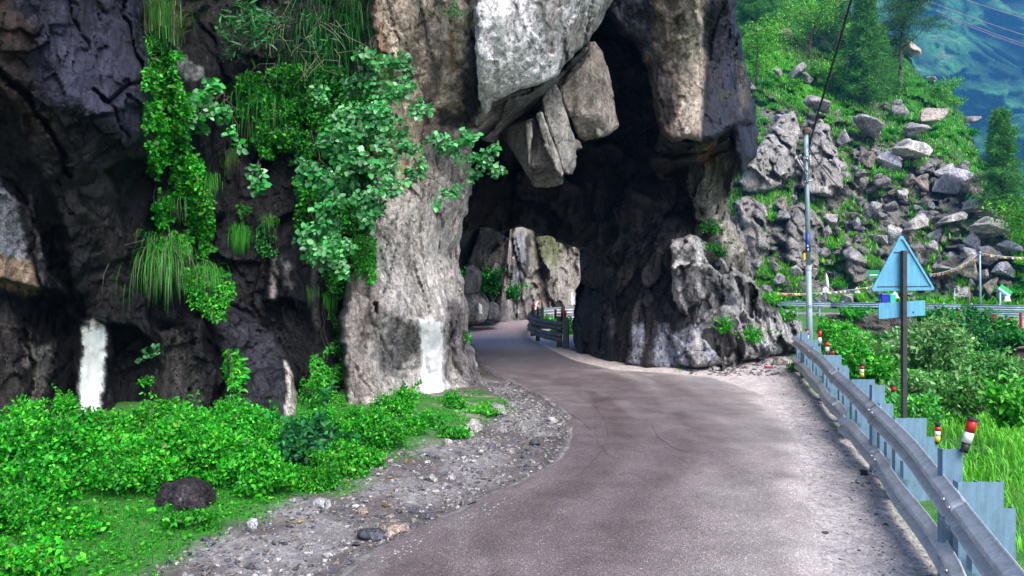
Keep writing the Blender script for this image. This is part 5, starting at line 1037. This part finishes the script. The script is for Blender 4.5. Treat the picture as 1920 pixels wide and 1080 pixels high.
creeper('moss and small leaves along the ledge right of the grass tufts', [(485, 420), (530, 430), (525, 490), (480, 470)], 420, .04, GDARK+GR[:1], thr=-.3, seed=12)
creeper('green growth clinging to the pillar edge above the road', [(660, 440), (705, 450), (700, 520), (670, 560)], 1400, .045, GR, s_pil, thr=-.4, seed=13)
creeper('small dark tuft of leaves hanging at the top of the brown pillar', [(790, -10), (870, -10), (855, 30), (830, 40), (800, 12)], 500, .05, GDARK+GPALE[:1], s_pil, (.1, .5), thr=-.5, seed=14, asp=.3)
creeper('tiny weed in a crack low on the right edge of the pillar', [(868, 620), (884, 620), (882, 640), (870, 642)], 90, .05, GR, s_pil, (.02, .1), thr=-.9, seed=15)
# big round leaved shrub reaching out over the pillar
def cl_shrub(label, name, cl, root, pal, leaf, npc, asp=.9, up=.45, r=.016, chain=(), droop=.4, cat='shrub'):
    P_ = []; ends = []
    for (a, b_, rr, Yd) in cl:
        c = P(a, b_, Yd); r_ = rr/F*Yd; n = int(npc*(rr/40.)**2); P_.append(clump(tuple(c), (r_*1.1, r_*.8, r_), n, 7, .42, False)); ends.append(tuple(c))
    e = plant(name, label, cat, root, [leafmesh(np.concatenate(P_), leaf, pal, up, asp, (0, -.8, .5), droop=droop)], ends if not chain else (), r)
    for ch in chain:
        bm = bmesh.new(); pts = [P(*q) for q in ch]; q2 = []
        for u_, v_ in zip(pts, pts[1:]):
            for t in np.linspace(0, 1, 5)[:-1]: q2.append(u_.lerp(v_, t)+Vector((random.gauss(0, .02), random.gauss(0, .02), random.gauss(0, .02))))
        q2.append(pts[-1]); tube(bm, q2, [r*(1.1-.85*k/len(q2)) for k in range(len(q2))], 6); o = bmobj('branch', bm, M_bark, None, True); o.parent = e; o.matrix_parent_inverse = Matrix.Translation(-Vector(root))
    return e
cl_shrub('large shrub with round pale green leaves spreading from the gully across the grey pillar', 'round_leaved_shrub',
    [(700, 135, 42, 12.7), (735, 165, 36, 12.5), (665, 165, 34, 12.8), (640, 215, 36, 12.6), (700, 215, 44, 12.5), (748, 120, 24, 12.6), (600, 180, 24, 13), (675, 262, 44, 12.4), (735, 245, 30, 12.4), (785, 205, 22, 12.3), (620, 270, 32, 12.6),
     (575, 320, 30, 12.7), (612, 345, 34, 12.5), (660, 320, 40, 12.3), (715, 300, 38, 12.2), (770, 270, 24, 12.2), (625, 400, 34, 12.4), (675, 385, 34, 12.2), (722, 355, 32, 12.1), (585, 440, 30, 12.5), (600, 478, 34, 12.3), (640, 450, 28, 12.4), (825, 262, 24, 12.1), (862, 280, 24, 12.),
     (880, 258, 18, 11.9), (905, 296, 22, 11.8), (932, 318, 17, 11.7), (925, 284, 13, 11.8), (885, 330, 15, 11.9), (790, 315, 18, 12.1), (840, 355, 20, 12.0), (820, 380, 12, 12.), (770, 330, 16, 12.1), (645, 510, 18, 12.4), (700, 400, 28, 12.2)],
    tuple(P(585, 250, 13.9)), GPALE, .085, 330, chain=[[(585, 250, 13.9), (600, 215, 13.2), (640, 180, 12.8), (700, 140, 12.7)], [(585, 250, 13.9), (640, 270, 12.8), (700, 277, 12.4), (760, 273, 12.3), (830, 262, 12.1), (905, 296, 11.8), (932, 316, 11.7)],
    [(640, 270, 12.8), (690, 310, 12.4), (715, 370, 12.2)], [(585, 250, 13.9), (600, 300, 13.2), (578, 350, 12.9), (590, 430, 12.6), (600, 480, 12.4)], [(760, 273, 12.3), (790, 320, 12.1), (840, 360, 12.)], [(600, 300, 13.2), (640, 350, 12.5), (680, 390, 12.3)]])
cl_shrub('round leaved spray in front of the long creeper column', 'round_leaved_shrub', [(385, 195, 26, 11.9), (365, 225, 26, 11.8), (415, 215, 24, 11.9), (345, 240, 18, 11.7), (430, 245, 14, 11.8), (400, 165, 18, 12.1), (455, 272, 15, 12.6)], tuple(P(420, 170, 13.0)), GPALE+GR[:1], .10, 200)
cl_shrub('small round leaved sprig dangling below the gully', 'round_leaved_shrub', [(480, 325, 16, 12.9), (484, 350, 15, 12.8)], tuple(P(485, 300, 13.6)), GPALE, .10, 260)
cl_shrub('dark long leaved shrub sprouting at the top of the gully', 'long_leaved_shrub', [(420, 55, 34, 12.6), (455, 30, 34, 12.6), (470, 75, 30, 12.5), (500, 45, 30, 12.6), (530, 30, 24, 12.7), (450, 100, 22, 12.7), (575, 30, 22, 12.9), (600, 80, 22, 13.), (480, 10, 30, 12.8)], tuple(P(500, 110, 13.8)), GDARK+[(.05, .16, .07, 2)], .16, 105, .22, chain=[[(500, 110, 13.8), (480, 70, 13.), (450, 30, 12.6)], [(500, 110, 13.8), (510, 60, 13.1), (530, 30, 12.7)], [(480, 70, 13.), (420, 55, 12.6)], [(510, 60, 13.1), (575, 35, 12.9)]])
# bare grey twigs beside it
e = empty('bare_twigs', tuple(P(520, 130, 13.6)), label='tangle of bare tan twigs beside the dark long leaved shrub', cat='twigs'); bm = bmesh.new()
for k in range(34):
    a, b_ = random.uniform(500, 640), random.uniform(20, 130); p0 = P(a, b_, 13.2); d_ = Vector((random.uniform(-1, 1), random.uniform(-.3, .1), random.uniform(-1, .6))).normalized()*random.uniform(.3, .8)
    tube(bm, [p0, p0+d_*.5+Vector((random.gauss(0, .06), 0, random.gauss(0, .06))), p0+d_], [.006, .005, .003], 4)
o = bmobj('twig', bm, M_twig, e); o.matrix_parent_inverse = inv(e)
# grass tufts that hang from ledges
def tuft(label, px, py, L, n, pal, lean=.35, dirv=(0, -.35, -.2), up=False, w_=.005, spread=.8, Yo=-.15, rad=.06, surf=None):
    p = (surf or s_left)(px, py)[0]+np.array([0, Yo, 0]); rt = p+RNG.normal(size=(n, 3))*np.array([rad*1.6, rad*.6, rad])
    pr = blades(rt, L, w_, pal, lean, 1.55 if not up else .45, dirv, 5, spread=spread); e = empty('grass_tuft', tuple(p), label=label, cat='grass tuft')
    o = leafobj('blades', [pr], None, M_grass); o.parent = e; o.matrix_parent_inverse = inv(e)
GT = [(.03, .28, .015, 3), (.05, .34, .03, 2), (.10, .20, .07, 2), (.24, .24, .18, 1.6)]; GT2 = [(.03, .30, .012, 4), (.07, .36, .03, 2), (.12, .22, .08, .6)]
tuft('largest grass tuft, grey green, drooping at the foot of the creeper column', 305, 470, 1.15, 900, GT, .42, w_=.006, rad=.13)
tuft('bright round grass tuft drooping alone on the black cliff', 456, 432, .62, 480, GT2, .16)
tuft('small bright grass tuft beside the middle of the creeper column', 398, 335, .50, 300, GT2, .26)
tuft('grass tuft curling right below the creeper spray', 395, 500, .75, 480, GT, .42)
tuft('long yellowish grass streaming down from the mossy gully', 487, 205, 1.1, 420, DRY+GT2[:1], .22, w_=.006, rad=.12)
tuft('grass tuft hanging inside the creeper column', 322, 370, .65, 260, GT, .30, rad=.08)
tuft('thin faint grass tuft on the ledge right of the bright round one', 506, 410, .4, 150, GT, .18)
tuft('bright hanging tuft at the left edge of the grey pillar', 614, 560, .62, 420, GT2, .16)
tuft('narrow grass tuft left of the one hanging by the pillar edge', 580, 545, .45, 160, GT, .14)
tuft('tall pale grass growing upright at the top of the black cliff', 292, 70, 1.1, 420, DRY+GT[:2], .5, (0, -.2, .2), True, .006, rad=.12)
tuft('arching pale grass blades at the top beside the upright grass', 325, 90, .9, 200, DRY, .7, (.4, -.2, .1), True, .005)
tuft('dry grass fringe hanging under the left of the mossy gully', 435, 290, .6, 160, DRY+GT[:1], .2)
tuft('spiky dark green grass spreading in the mossy gully', 480, 190, .8, 500, GDARK+GT2[:1], .7, (0, -.4, 0), False, .008, rad=.2)
tuft('long dark grass cascading from the top of the gully by the pillar', 640, 40, 1.3, 520, GDARK, .6, (0, -.3, -.2), False, .007, rad=.32)
tuft('second dark grass cascade, lower and left of the first', 590, 95, 1.0, 380, GDARK, .6, (0, -.3, -.2), False, .007, rad=.28)
tuft('small tuft on the black flank of the hanging column', 1350, 180, .35, 60, DRY, .25, Yo=-.3, surf=lambda a, b_: np.array([tuple(P(1350, 180, 17.0))]))
# turf and weeds over the ground on the left
n = 110000; Yq = 4.6+11.9*RNG.uniform(0, 1, n)**1.5; Xq = XL(Yq)-RNG.uniform(.8, 7, n); q = np.c_[Xq, Yq, 0*Xq]; d = XL(Yq)-Xq; gwq = np.interp(Yq, [5, 6, 7.7, 8.8, 9.8, 11, 12.75, 15, 17], [1.2, 1.35, 1.5, 1.9, 2.1, 1.8, .95, .8, .7])
den = d-gwq+.35*fbm(q*1.2, 4, 8)+.25*fbm(q*5, 3, 9); thin = np.interp(Yq, [9, 11], [-.3, .5]); keep = (den > RNG.uniform(-.15, .45, n)) & (fbm(q*1.6, 3, 44) > -.75+thin*1.9)
q = q[keep]; q[:, 2] = zg(q[:, 0], q[:, 1])-.01
leafobj('turf_grass', [blades(q, .075, .0045, [(.02, .30, .01, 4), (.05, .38, .015, 2), (.012, .16, .01, 2)], .07, .3, None, 2)], mat=M_grass, kind='stuff')
k = RNG.uniform(size=len(q)) < .30; qq = q[k]+np.array([0, 0, .025]); leafobj('ground_cover', [leafmesh(qq+RNG.normal(size=qq.shape)*np.array([.02, .02, .012]), .032, GR+GRY[:1], .6, .8, (0, -.1, 1))], kind='stuff')
# fallen yellow leaves
for k in range(16):
    a, b_ = random.choice([(845, 765), (905, 775), (730, 905), (640, 930), (715, 945), (760, 880), (560, 985), (930, 760)]); a += random.uniform(-20, 20); b_ += random.uniform(-8, 8); x, y = G(a, b_); z = float(zg(x, y))+.02
    o = leafobj('fallen_leaf', [leafmesh([(0, 0, 0)], .055, [(.6, .42, .03, 1)], .9, .6, (0, 0, 1))]); o.location = (x, y, z); tag(o, 'yellow fallen leaf lying on the verge by the gravel', 'leaf', 'fallen yellow leaves')

# ------------------------------------------------------------------ right bank below the guardrail
n = 46000; Yq = 2.5+20*RNG.uniform(size=n)**1.15; e_ = .55+8.5*RNG.uniform(size=n)**1.3; Xq = XR(Yq)+e_; q = np.c_[Xq, Yq, 0*Xq]; k = (fbm(q*.7, 3, 55) > -.45); q = q[k]; q[:, 2] = zg(q[:, 0], q[:, 1])-.05
far_ = q[:, 1] > 9
leafobj('bank_grass', [blades(q[~far_], .42, .006, [(.14, .50, .03, 3), (.08, .38, .02, 3), (.22, .60, .06, 1.5), (.26, .40, .10, .6)], .3, .5, None, 3), blades(q[far_], .5, .011, [(.13, .48, .03, 3), (.07, .36, .02, 3), (.20, .56, .06, 1.5)], .35, .5, None, 3)], mat=M_grass, kind='stuff')
n = 9000; Yq = 2.5+17*RNG.uniform(size=n); Xq = XR(Yq)+.05+.8*RNG.uniform(size=n)**2; q = np.c_[Xq, Yq, 0*Xq]; k = fbm(q*2.2, 3, 57) > .05; q = q[k]; q[:, 2] = zg(q[:, 0], q[:, 1])-.01
leafobj('verge_grass', [blades(q, .14, .005, [(.05, .34, .02, 3), (.10, .40, .03, 2)], .12, .4, None, 2)], mat=M_grass, kind='stuff')
RB = [('big pale leaved shrub right behind the black sign post', 1745, 655, 92, 55, 15.5, 6500, .10, [(.16, .34, .12, 3), (.08, .28, .06, 2), (.30, .44, .22, 1.2), (.03, .12, .03, 1)], 16),
      ('pale leaved shrub lower down the bank right of the sign post', 1760, 735, 95, 45, 13., 4500, .09, [(.12, .34, .08, 3), (.06, .26, .04, 2), (.26, .42, .18, 1)], 15), ('pale shrub at the right edge of the bank', 1865, 715, 75, 50, 13.5, 4200, .09, [(.12, .34, .08, 3), (.06, .26, .04, 2), (.26, .42, .18, .8)], 14),
      ('tall bright weeds between the utility pole and the sign post', 1600, 668, 60, 45, 19., 4500, .08, GRY, 14), ('leafy green plants behind the delineators left of the sign', 1655, 700, 60, 38, 15., 4000, .10, GR+GRY, 14),
      ('dark green bush in front of the retaining wall', 1655, 652, 52, 30, 26, 3200, .13, GDARK+GR[:1], 12), ('bright bush beside the utility pole foot', 1545, 640, 34, 36, 22.5, 2600, .09, GR+GRY, 10), ('yellow green weeds hugging the far end of the guardrail', 1575, 622, 44, 30, 26, 2600, .10, GRY, 12),
      ('dark thorny bush below the red barrels', 1825, 640, 60, 38, 33, 3200, .16, GDARK, 12), ('dark green bush overhanging the tan earth bank', 1898, 648, 46, 28, 27, 2400, .14, GDARK+GR[:1], 10), ('mossy green bush low in the gully right of the pale shrub', 1838, 690, 44, 24, 24, 2200, .12, GDARK+GR, 10),
      ('bush with long thin leaves at the right edge above the grass', 1895, 765, 50, 34, 10.5, 2200, .10, GRY, 10), ('leafy tangle in front of the pale shrubs', 1700, 765, 70, 26, 11.5, 2600, .07, GRY+GPALE[:1], 12), ('green scrub right of the retaining wall', 1755, 606, 36, 26, 40, 1800, .2, GDARK+GR[:2], 10),
      ('green scrub on top of the retaining wall near the far rail', 1600, 588, 26, 9, 46.5, 800, .2, GR, 8), ('scrub in the shade between the barrels', 1832, 605, 34, 22, 41, 1500, .2, GDARK+GPALE[1:2], 10), ('olive scrub below the far right of the guardrail', 1890, 612, 26, 12, 41.5, 700, .18, GR, 8),
      ('bright weeds on the rock slope beside the guardrail end', 1440, 560, 30, 14, 21.4, 900, .08, GRY, 8), ('green plants on the crest of the right rock slope', 1468, 592, 26, 22, 22, 900, .08, GR+GRY, 8), ('dark leaves in the cleft of the right rock slope', 1345, 470, 26, 14, 19.2, 600, .07, GDARK+GR[:1], 7),
      ('small bush at the foot of the right rock slope', 1400, 632, 30, 16, 19.6, 900, .07, GR, 8), ('little weeds low on the right rock slope', 1362, 612, 18, 12, 19.2, 400, .06, GR, 6), ('moss coloured plants on the ledge under the support', 1335, 428, 22, 16, 19.9, 500, .06, GDARK+GRY[:1], 7),
      ('weeds around the flat topped block at the guardrail end', 1492, 690, 20, 8, 18.6, 500, .05, GR, 6)]
for (lb, a, b_, rx_, ry_, Yd, n, lf, pal, K) in RB: gbush(lb, a, b_, rx_, ry_, Yd, n, lf, pal, K=K, base=0, asp=.5, st=5)
n = 1500; px = RNG.uniform(1270, 1355, n); py = 688-(px-1310)*.05+RNG.normal(size=n)*3-4; Yq = gY(py); q = np.c_[(px-960)/F*Yq, Yq, 0*px+.0]; leafobj('verge_grass', [blades(q, .12, .008, GT2, .08, .3, None, 2)], mat=M_grass, kind='stuff')
# retaining wall and dark stone piers under the far road
M_wallr = rock_mat('dry_stone', .9, 1, .1, .06, False)
def wallmass(name, ol, Yd, label, cat, basec, seed, th=1.5): o, s = sheet(name, ol, lambda a, b_: Yd+0*np.asarray(a, float), th, 2.2, (3, .1), ((1.7, 1.7, 3.4, .16, .6), (4, 4, 7, .05, .8)), (.6, .08), None, basec, (), M_wallr, seed=seed, amp=1.5, label=label, cat=cat); return o
wallmass('retaining_wall', [(1548, 590), (1640, 588), (1752, 592), (1745, 640), (1740, 668), (1600, 672), (1545, 650)], 47.0, 'low dry stone retaining wall under the far guardrail', 'wall', (.11, .10, .09), 31)
wallmass('stone_pier', [(1768, 596), (1806, 597), (1808, 660), (1764, 660)], 43.5, 'dark dry stone pier beneath the left red barrel', 'stone pier', (.07, .07, .075), 32)
wallmass('stone_pier', [(1845, 602), (1886, 606), (1892, 640), (1880, 665), (1846, 660)], 42.5, 'rounded dark stone pier near the right edge under the barrels', 'stone pier', (.05, .05, .055), 33)
sheet('earth_bank', [(1890, 655), (1960, 640), (1960, 760), (1900, 745), (1884, 700)], tps([(1890, 650, 24), (1960, 650, 23), (1960, 760, 21), (1890, 740, 22)]), 3, 3., (8, .5), ((.9, .9, .6, .3, 1.),), (.8, .2), None, (.30, .20, .15), [([(1886, 650), (1908, 650), (1905, 720), (1890, 720)], (.05, .04, .035), 4, 4)], M_rock, seed=34, amp=3, kind='structure')  # dark region paints the shade of a gap onto the bank
# barrels, bins, flags, signs, far poles
M_redp = plain('faded_red_paint', (.30, .03, .03), .6, .1, .35, 6); M_navyp = plain('navy_paint', (.02, .09, .28), .5)
def barrel(px, py0, py1, wpx, Yd, mat, label):
    a = P(px, py0, Yd); h = (py0-py1)/F*Yd; r = wpx/F*Yd/2; e = empty('barrel', tuple(a), label=label, cat='barrel'); bm = bmesh.new(); prof = [(0, 1), (.02, 1.05), (.04, 1), (.32, 1), (.34, 1.06), (.36, 1), (.64, 1), (.66, 1.06), (.68, 1), (.96, 1), (.98, 1.05), (1, 1.0)]
    rings = [[bm.verts.new((math.cos(t)*r*k, math.sin(t)*r*k, z*h)) for t in np.linspace(0, 2*math.pi, 21)[:-1]] for z, k in prof]
    for A, B in zip(rings, rings[1:]):
        for k in range(20): bm.faces.new((A[k], A[(k+1) % 20], B[(k+1) % 20], B[k]))
    bm.faces.new(rings[0][::-1]); bmobj('shell', bm, mat, e, True); bm = bmesh.new(); cyl(bm, (0, 0, h*.96), (0, 0, h*.975), r*.95, r*.95, 20); bmobj('lid', bm, mat, e)
barrel(1792.5, 597, 581, 12, 43.4, M_redp, 'faded red oil drum standing on the left stone pier'); barrel(1862, 607, 590, 12.5, 42.4, M_redp, 'faded red oil drum standing on the right stone pier'); barrel(1780, 598, 586, 11, 43.9, M_navyp, 'navy blue drum half hidden behind the left red oil drum')
barrel(1892, 615, 597, 6, 42, M_redp, 'narrow dark red drum by the tan block at the right'); barrel(1914, 616, 586, 5, 41.8, M_redp, 'tall thin red bollard at the far right edge beyond the valley')
def binn(px, py0, py1, wpx, Yd, c, label):
    m = plain('bin_plastic', c, .45, 0, .1); a = P(px, py0, Yd); h = (py0-py1)/F*Yd; w_ = wpx/F*Yd; e = empty('dustbin', tuple(a), label=label, cat='dustbin'); bm = bmesh.new()
    A = [bm.verts.new((sx*w_*.40, sy*w_*.35, 0)) for sx, sy in ((-1, -1), (1, -1), (1, 1), (-1, 1))]; B = [bm.verts.new((sx*w_*.48, sy*w_*.42, h*.78)) for sx, sy in ((-1, -1), (1, -1), (1, 1), (-1, 1))]
    bm.faces.new(A[::-1]); bm.faces.new(B); [bm.faces.new((A[k], A[(k+1) % 4], B[(k+1) % 4], B[k])) for k in range(4)]; bmobj('body', bm, m, e)
    bm = bmesh.new(); box(bm, (0, 0, h*.83), (w_*1.04, w_*.92, h*.08), None, w_*.04); C_ = bmesh.ops.create_cone(bm, cap_ends=True, segments=4, radius1=w_*.62, radius2=w_*.42, depth=h*.12, matrix=Matrix.Translation((0, 0, h*.93)) @ Matrix.Rotation(R(45), 4, 'Z')); bmobj('lid', bm, m, e)
    for sx in (-1, 1): bm = bmesh.new(); cyl(bm, (sx*w_*.45, 0, -.9), (sx*w_*.45, 0, h*.5), .03, .03, 8); bmobj('stand_leg', bm, M_rail3, e)
binn(1657, 568, 550, 13, 50, (.01, .03, .42), 'blue litter bin hung on legs behind the far guardrail'); binn(1672, 567, 551, 11, 50, (.03, .50, .38), 'turquoise litter bin beside the blue one')
M_white = plain('white_paint', (.75, .75, .78), .7, 0, .12)
def whitet(px, py, wpx, hpx, Yd, label, name='white_rock', cat='white rock'):
    c = P(px, py, Yd); w_, h = wpx/F*Yd/2, hpx/F*Yd; rnd = random.Random(int(px)); pts = [(math.cos(t)*w_*rnd.uniform(.8, 1.1), math.sin(t)*w_*.7, rnd.uniform(0, .1)*h) for t in np.linspace(0, 6, 9)]+[(math.cos(t)*w_*.6, math.sin(t)*w_*.5, h*rnd.uniform(.5, .75)) for t in np.linspace(0, 5.5, 6)]+[(0, 0, h), (w_*.15, 0, h*.97)]
    o = hull(name, pts, M_boulf, None, (.80, .80, .84), 2, .03, int(px) % 40, label=label, cat=cat); o.location = c
whitet(1548, 551, 17, 14, 56, 'white painted rock on the lawn near the utility pole'); whitet(1607, 550, 12, 12, 56, 'smaller white painted rock on the lawn left of the sign'); whitet(1677, 560, 18, 14, 54, 'white sack heap behind the litter bins', 'sack_heap', 'sacks'); whitet(1888, 566, 16, 14, 50, 'white rubbish bag under the fallen green board', 'rubbish_bag', 'bag')
def pole(label, px, py0, py1, Yd, r, mat, name='flag_pole', cat='pole', lean=0):
    e = empty(name, tuple(P(px, py0, Yd)), label=label, cat=cat); h = (py0-py1)/F*Yd; bm = bmesh.new(); cyl(bm, (0, 0, -.6), (lean, 0, h), r, r*.8, 10); bmobj('shaft', bm, mat, e, True); bm = bmesh.new(); bmesh.ops.create_uvsphere(bm, u_segments=10, v_segments=6, radius=r*1.5, matrix=Matrix.Translation((lean, 0, h))); bmobj('finial', bm, mat, e, True); return e
pole('pale blue pole on the far roadside holding the prayer flags', 1838.5, 575, 474, 50, .07, M_rail3, lean=-.05); pole('thin wooden pole behind the far rail left of the flag pole', 1817, 570, 535, 51, .05, M_twig, lean=.0); pole('blue grey post near the fallen green board', 1875, 580, 545, 47, .08, M_rail3)
pole('grey fence pole between the sign and the flag pole', 1790, 572, 542, 51, .035, M_galv)
e = pole('furled white prayer banner leaning above the lawn', 1552, 551, 512, 57, .04, M_twig, 'banner_pole', 'prayer banner', lean=-.15)
bm = bmesh.new(); tube(bm, [(-.02, -.06, .35), (-.07, -.08, .8), (-.11, -.07, 1.3), (-.14, -.05, 1.66)], [.10, .13, .10, .03], 8); bmobj('banner_cloth', bm, M_white, e, True)
FC = [plain('flag_'+n_, c_, .8, 0, .1) for n_, c_ in (('blue', (.05, .12, .28)), ('white', (.42, .42, .40)), ('red', (.38, .07, .05)), ('green', (.10, .26, .08)), ('yellow', (.45, .38, .07)), ('orange', (.45, .17, .05)))]
def flags(label, a, b_, n, sag, size, par):
    e = empty('prayer_flag_string', tuple(a), label=label, cat='prayer flags'); ei = inv(e); pts = []
    for t in np.linspace(0, 1, n+1): q_ = a.lerp(b_, t); q_.z -= sag*4*t*(1-t); pts.append(q_)
    bm = bmesh.new(); tube(bm, pts, .012, 5); o = bmobj('cord', bm, M_white, e); o.matrix_parent_inverse = ei
    for k in range(n):
        p, q_ = pts[k].lerp(pts[k+1], .06), pts[k].lerp(pts[k+1], .94); dn = Vector((random.uniform(-.05, .05), random.uniform(-.12, .12), -size*random.uniform(.85, 1.1))); m1 = Vector((0, random.uniform(-.05, .05), 0)); bm = bmesh.new()
        g_ = [[bm.verts.new(p.lerp(q_, s_)+dn*t_+m1*math.sin(s_*3.1)*t_) for s_ in (0, .5, 1)] for t_ in (0, .5, 1)]
        for i in (0, 1):
            for j in (0, 1): bm.faces.new((g_[i][j], g_[i][j+1], g_[i+1][j+1], g_[i+1][j]))
        o = bmobj('flag', bm, FC[k % 6 if par else random.randrange(6)], e); o.matrix_parent_inverse = ei
flags('string of coloured prayer flags rising from behind the sign triangle to the pale blue pole', P(1742, 514, 51), P(1838, 474, 50), 26, .35, .22, True)
flags('prayer flags running on from the pale blue pole to the right edge of the hill', P(1838, 474, 50), P(1935, 482, 52), 22, .12, .16, True)
flags('low line of small prayer flags across the lawn behind the utility pole', P(1452, 549, 56), P(1640, 536, 55), 46, .25, .16, False)
def board(label, px, py, w_, h, Yd, m, rz=0, ry=0, stripes=()):
    e = empty('sign_board', tuple(P(px, py, Yd)), label=label, cat='sign board'); W_, H_ = w_/F*Yd, h/F*Yd; rot = Matrix.Rotation(R(ry), 4, 'Y'); bm = bmesh.new(); box(bm, (0, 0, 0), (W_, .05, H_), rot, .01); bmobj('panel', bm, m, e)
    for (z_, hh, mm_, ww) in stripes: bm = bmesh.new(); box(bm, tuple(rot @ Vector((0, -.029, z_*H_))), (W_*ww, .006, H_*hh), rot); bmobj('stripe', bm, mm_, e)
    for sx in (-.35, .35): bm = bmesh.new(); p_ = rot @ Vector((sx*W_, .05, 0)); cyl(bm, (p_.x, .05, p_.z), (p_.x, .05, -1.4), .03, .03, 8); bmobj('leg', bm, M_dark, e)
board('small dark green information board left of the sign triangle, beyond the valley', 1638, 514, 22, 16, 57, plain('sign_green', (.01, .22, .08), .5), 0, 0, [(-.1, .10, M_white, .7)])
board('green, white and blue board tilted beside the flag pole at the right', 1884, 546, 26, 15, 50, plain('board_green', (.02, .42, .12), .5), 0, 35, [(-.12, .18, M_white, 1), (-.36, .22, plain('board_blue', (.02, .25, .55), .5), 1)])
bm = bmesh.new(); box(bm, (0, 0, 0), (1.0, .5, .55), None, .05); bx_ = bmobj('concrete_block', bm, plain('pale_concrete', (.40, .33, .30), .9), label='tan concrete block between two thin red drums at the right', cat='concrete block'); bx_.location = P(1903, 608, 42.5)
# litter
bm = bmesh.new(); box(bm, (0, 0, .03), (.22, .12, .05), Matrix.Rotation(R(20), 4, 'Z'), .02); x, y = G(1440, 690); lt = bmobj('snack_packet', bm, plain('packet_red', (.65, .06, .08), .35), label='crumpled red and white snack packet dropped on the shoulder', cat='litter'); lt.location = (x, y, float(zg(x, y))+.01)
bm = bmesh.new(); box(bm, (.03, -.02, .058), (.10, .05, .012), Matrix.Rotation(R(20), 4, 'Z'), .004); bmobj('label', bm, M_white, lt)
# ------------------------------------------------------------------ details seen through the arch
def tb(label, px, py, rx_, ry_, Yd, n, pal, leaf=.13): gbush(label, px, py, rx_, ry_, Yd, n, leaf, pal, base=0, K=8)
tb('bright bush behind the curved guardrail seen through the arch', 1058, 622, 30, 34, 30.5, 3000, GR+GRY, .10); tb('low bright plants along the curved guardrail beyond the arch', 1035, 606, 34, 12, 33.5, 1400, GRY, .1)
tb('fern clump on the rocks at the left wall of the tunnel', 893, 525, 18, 16, 31.5, 1100, GR[:2]+GDARK); tb('second fern clump, right of the first on the tunnel rocks', 918, 535, 16, 20, 31.8, 1100, GR[:2]+GDARK); tb('small bush at the foot of the far tunnel cliff', 962, 552, 13, 12, 37, 600, GR[:2]+GDARK)
def tr(label, pts, tint, sd_): hull('boulder', [P(*p) for p in pts], M_rock, None, tint, 3, .08, sd_, label=label, cat='boulder')
tr('sloping grey boulder with a white painted spot at the left of the tunnel exit', [(868, 606, 31), (912, 604, 31.4), (917, 575, 31.6), (903, 545, 32), (880, 545, 31.6), (866, 570, 31), (880, 606, 34), (910, 560, 34.5), (870, 560, 34)], (.26, .25, .22), 71)
tr('smaller grey boulder beside the white spotted one in the tunnel', [(914, 603, 32), (940, 600, 32.6), (932, 570, 32.6), (918, 563, 32.4), (914, 580, 32), (935, 575, 35), (918, 600, 35)], (.19, .18, .17), 72)
tr('leaning shard of rock above the boulders inside the tunnel', [(916, 545, 32.6), (936, 540, 33), (934, 500, 33), (929, 490, 33), (914, 520, 32.8), (930, 500, 35), (920, 545, 35)], (.15, .14, .13), 73)
tr('pile of low rocks at the foot of the tunnel wall nearest the pillar', [(872, 500, 29.6), (900, 505, 30.4), (903, 530, 30.6), (895, 550, 30.4), (868, 556, 29.6), (885, 495, 32), (900, 530, 33)], (.10, .095, .09), 74)
o = hull('painted_spot', [P(898, 568, 30.75), P(904, 572, 30.8), (P(905, 588, 30.75)), P(899, 588, 30.7), P(897, 576, 30.75), P(901, 578, 31.2)], M_rock, None, WHITE, 1, .01, 4, label='white paint spot on the sloping boulder beyond the arch', cat='paint mark')
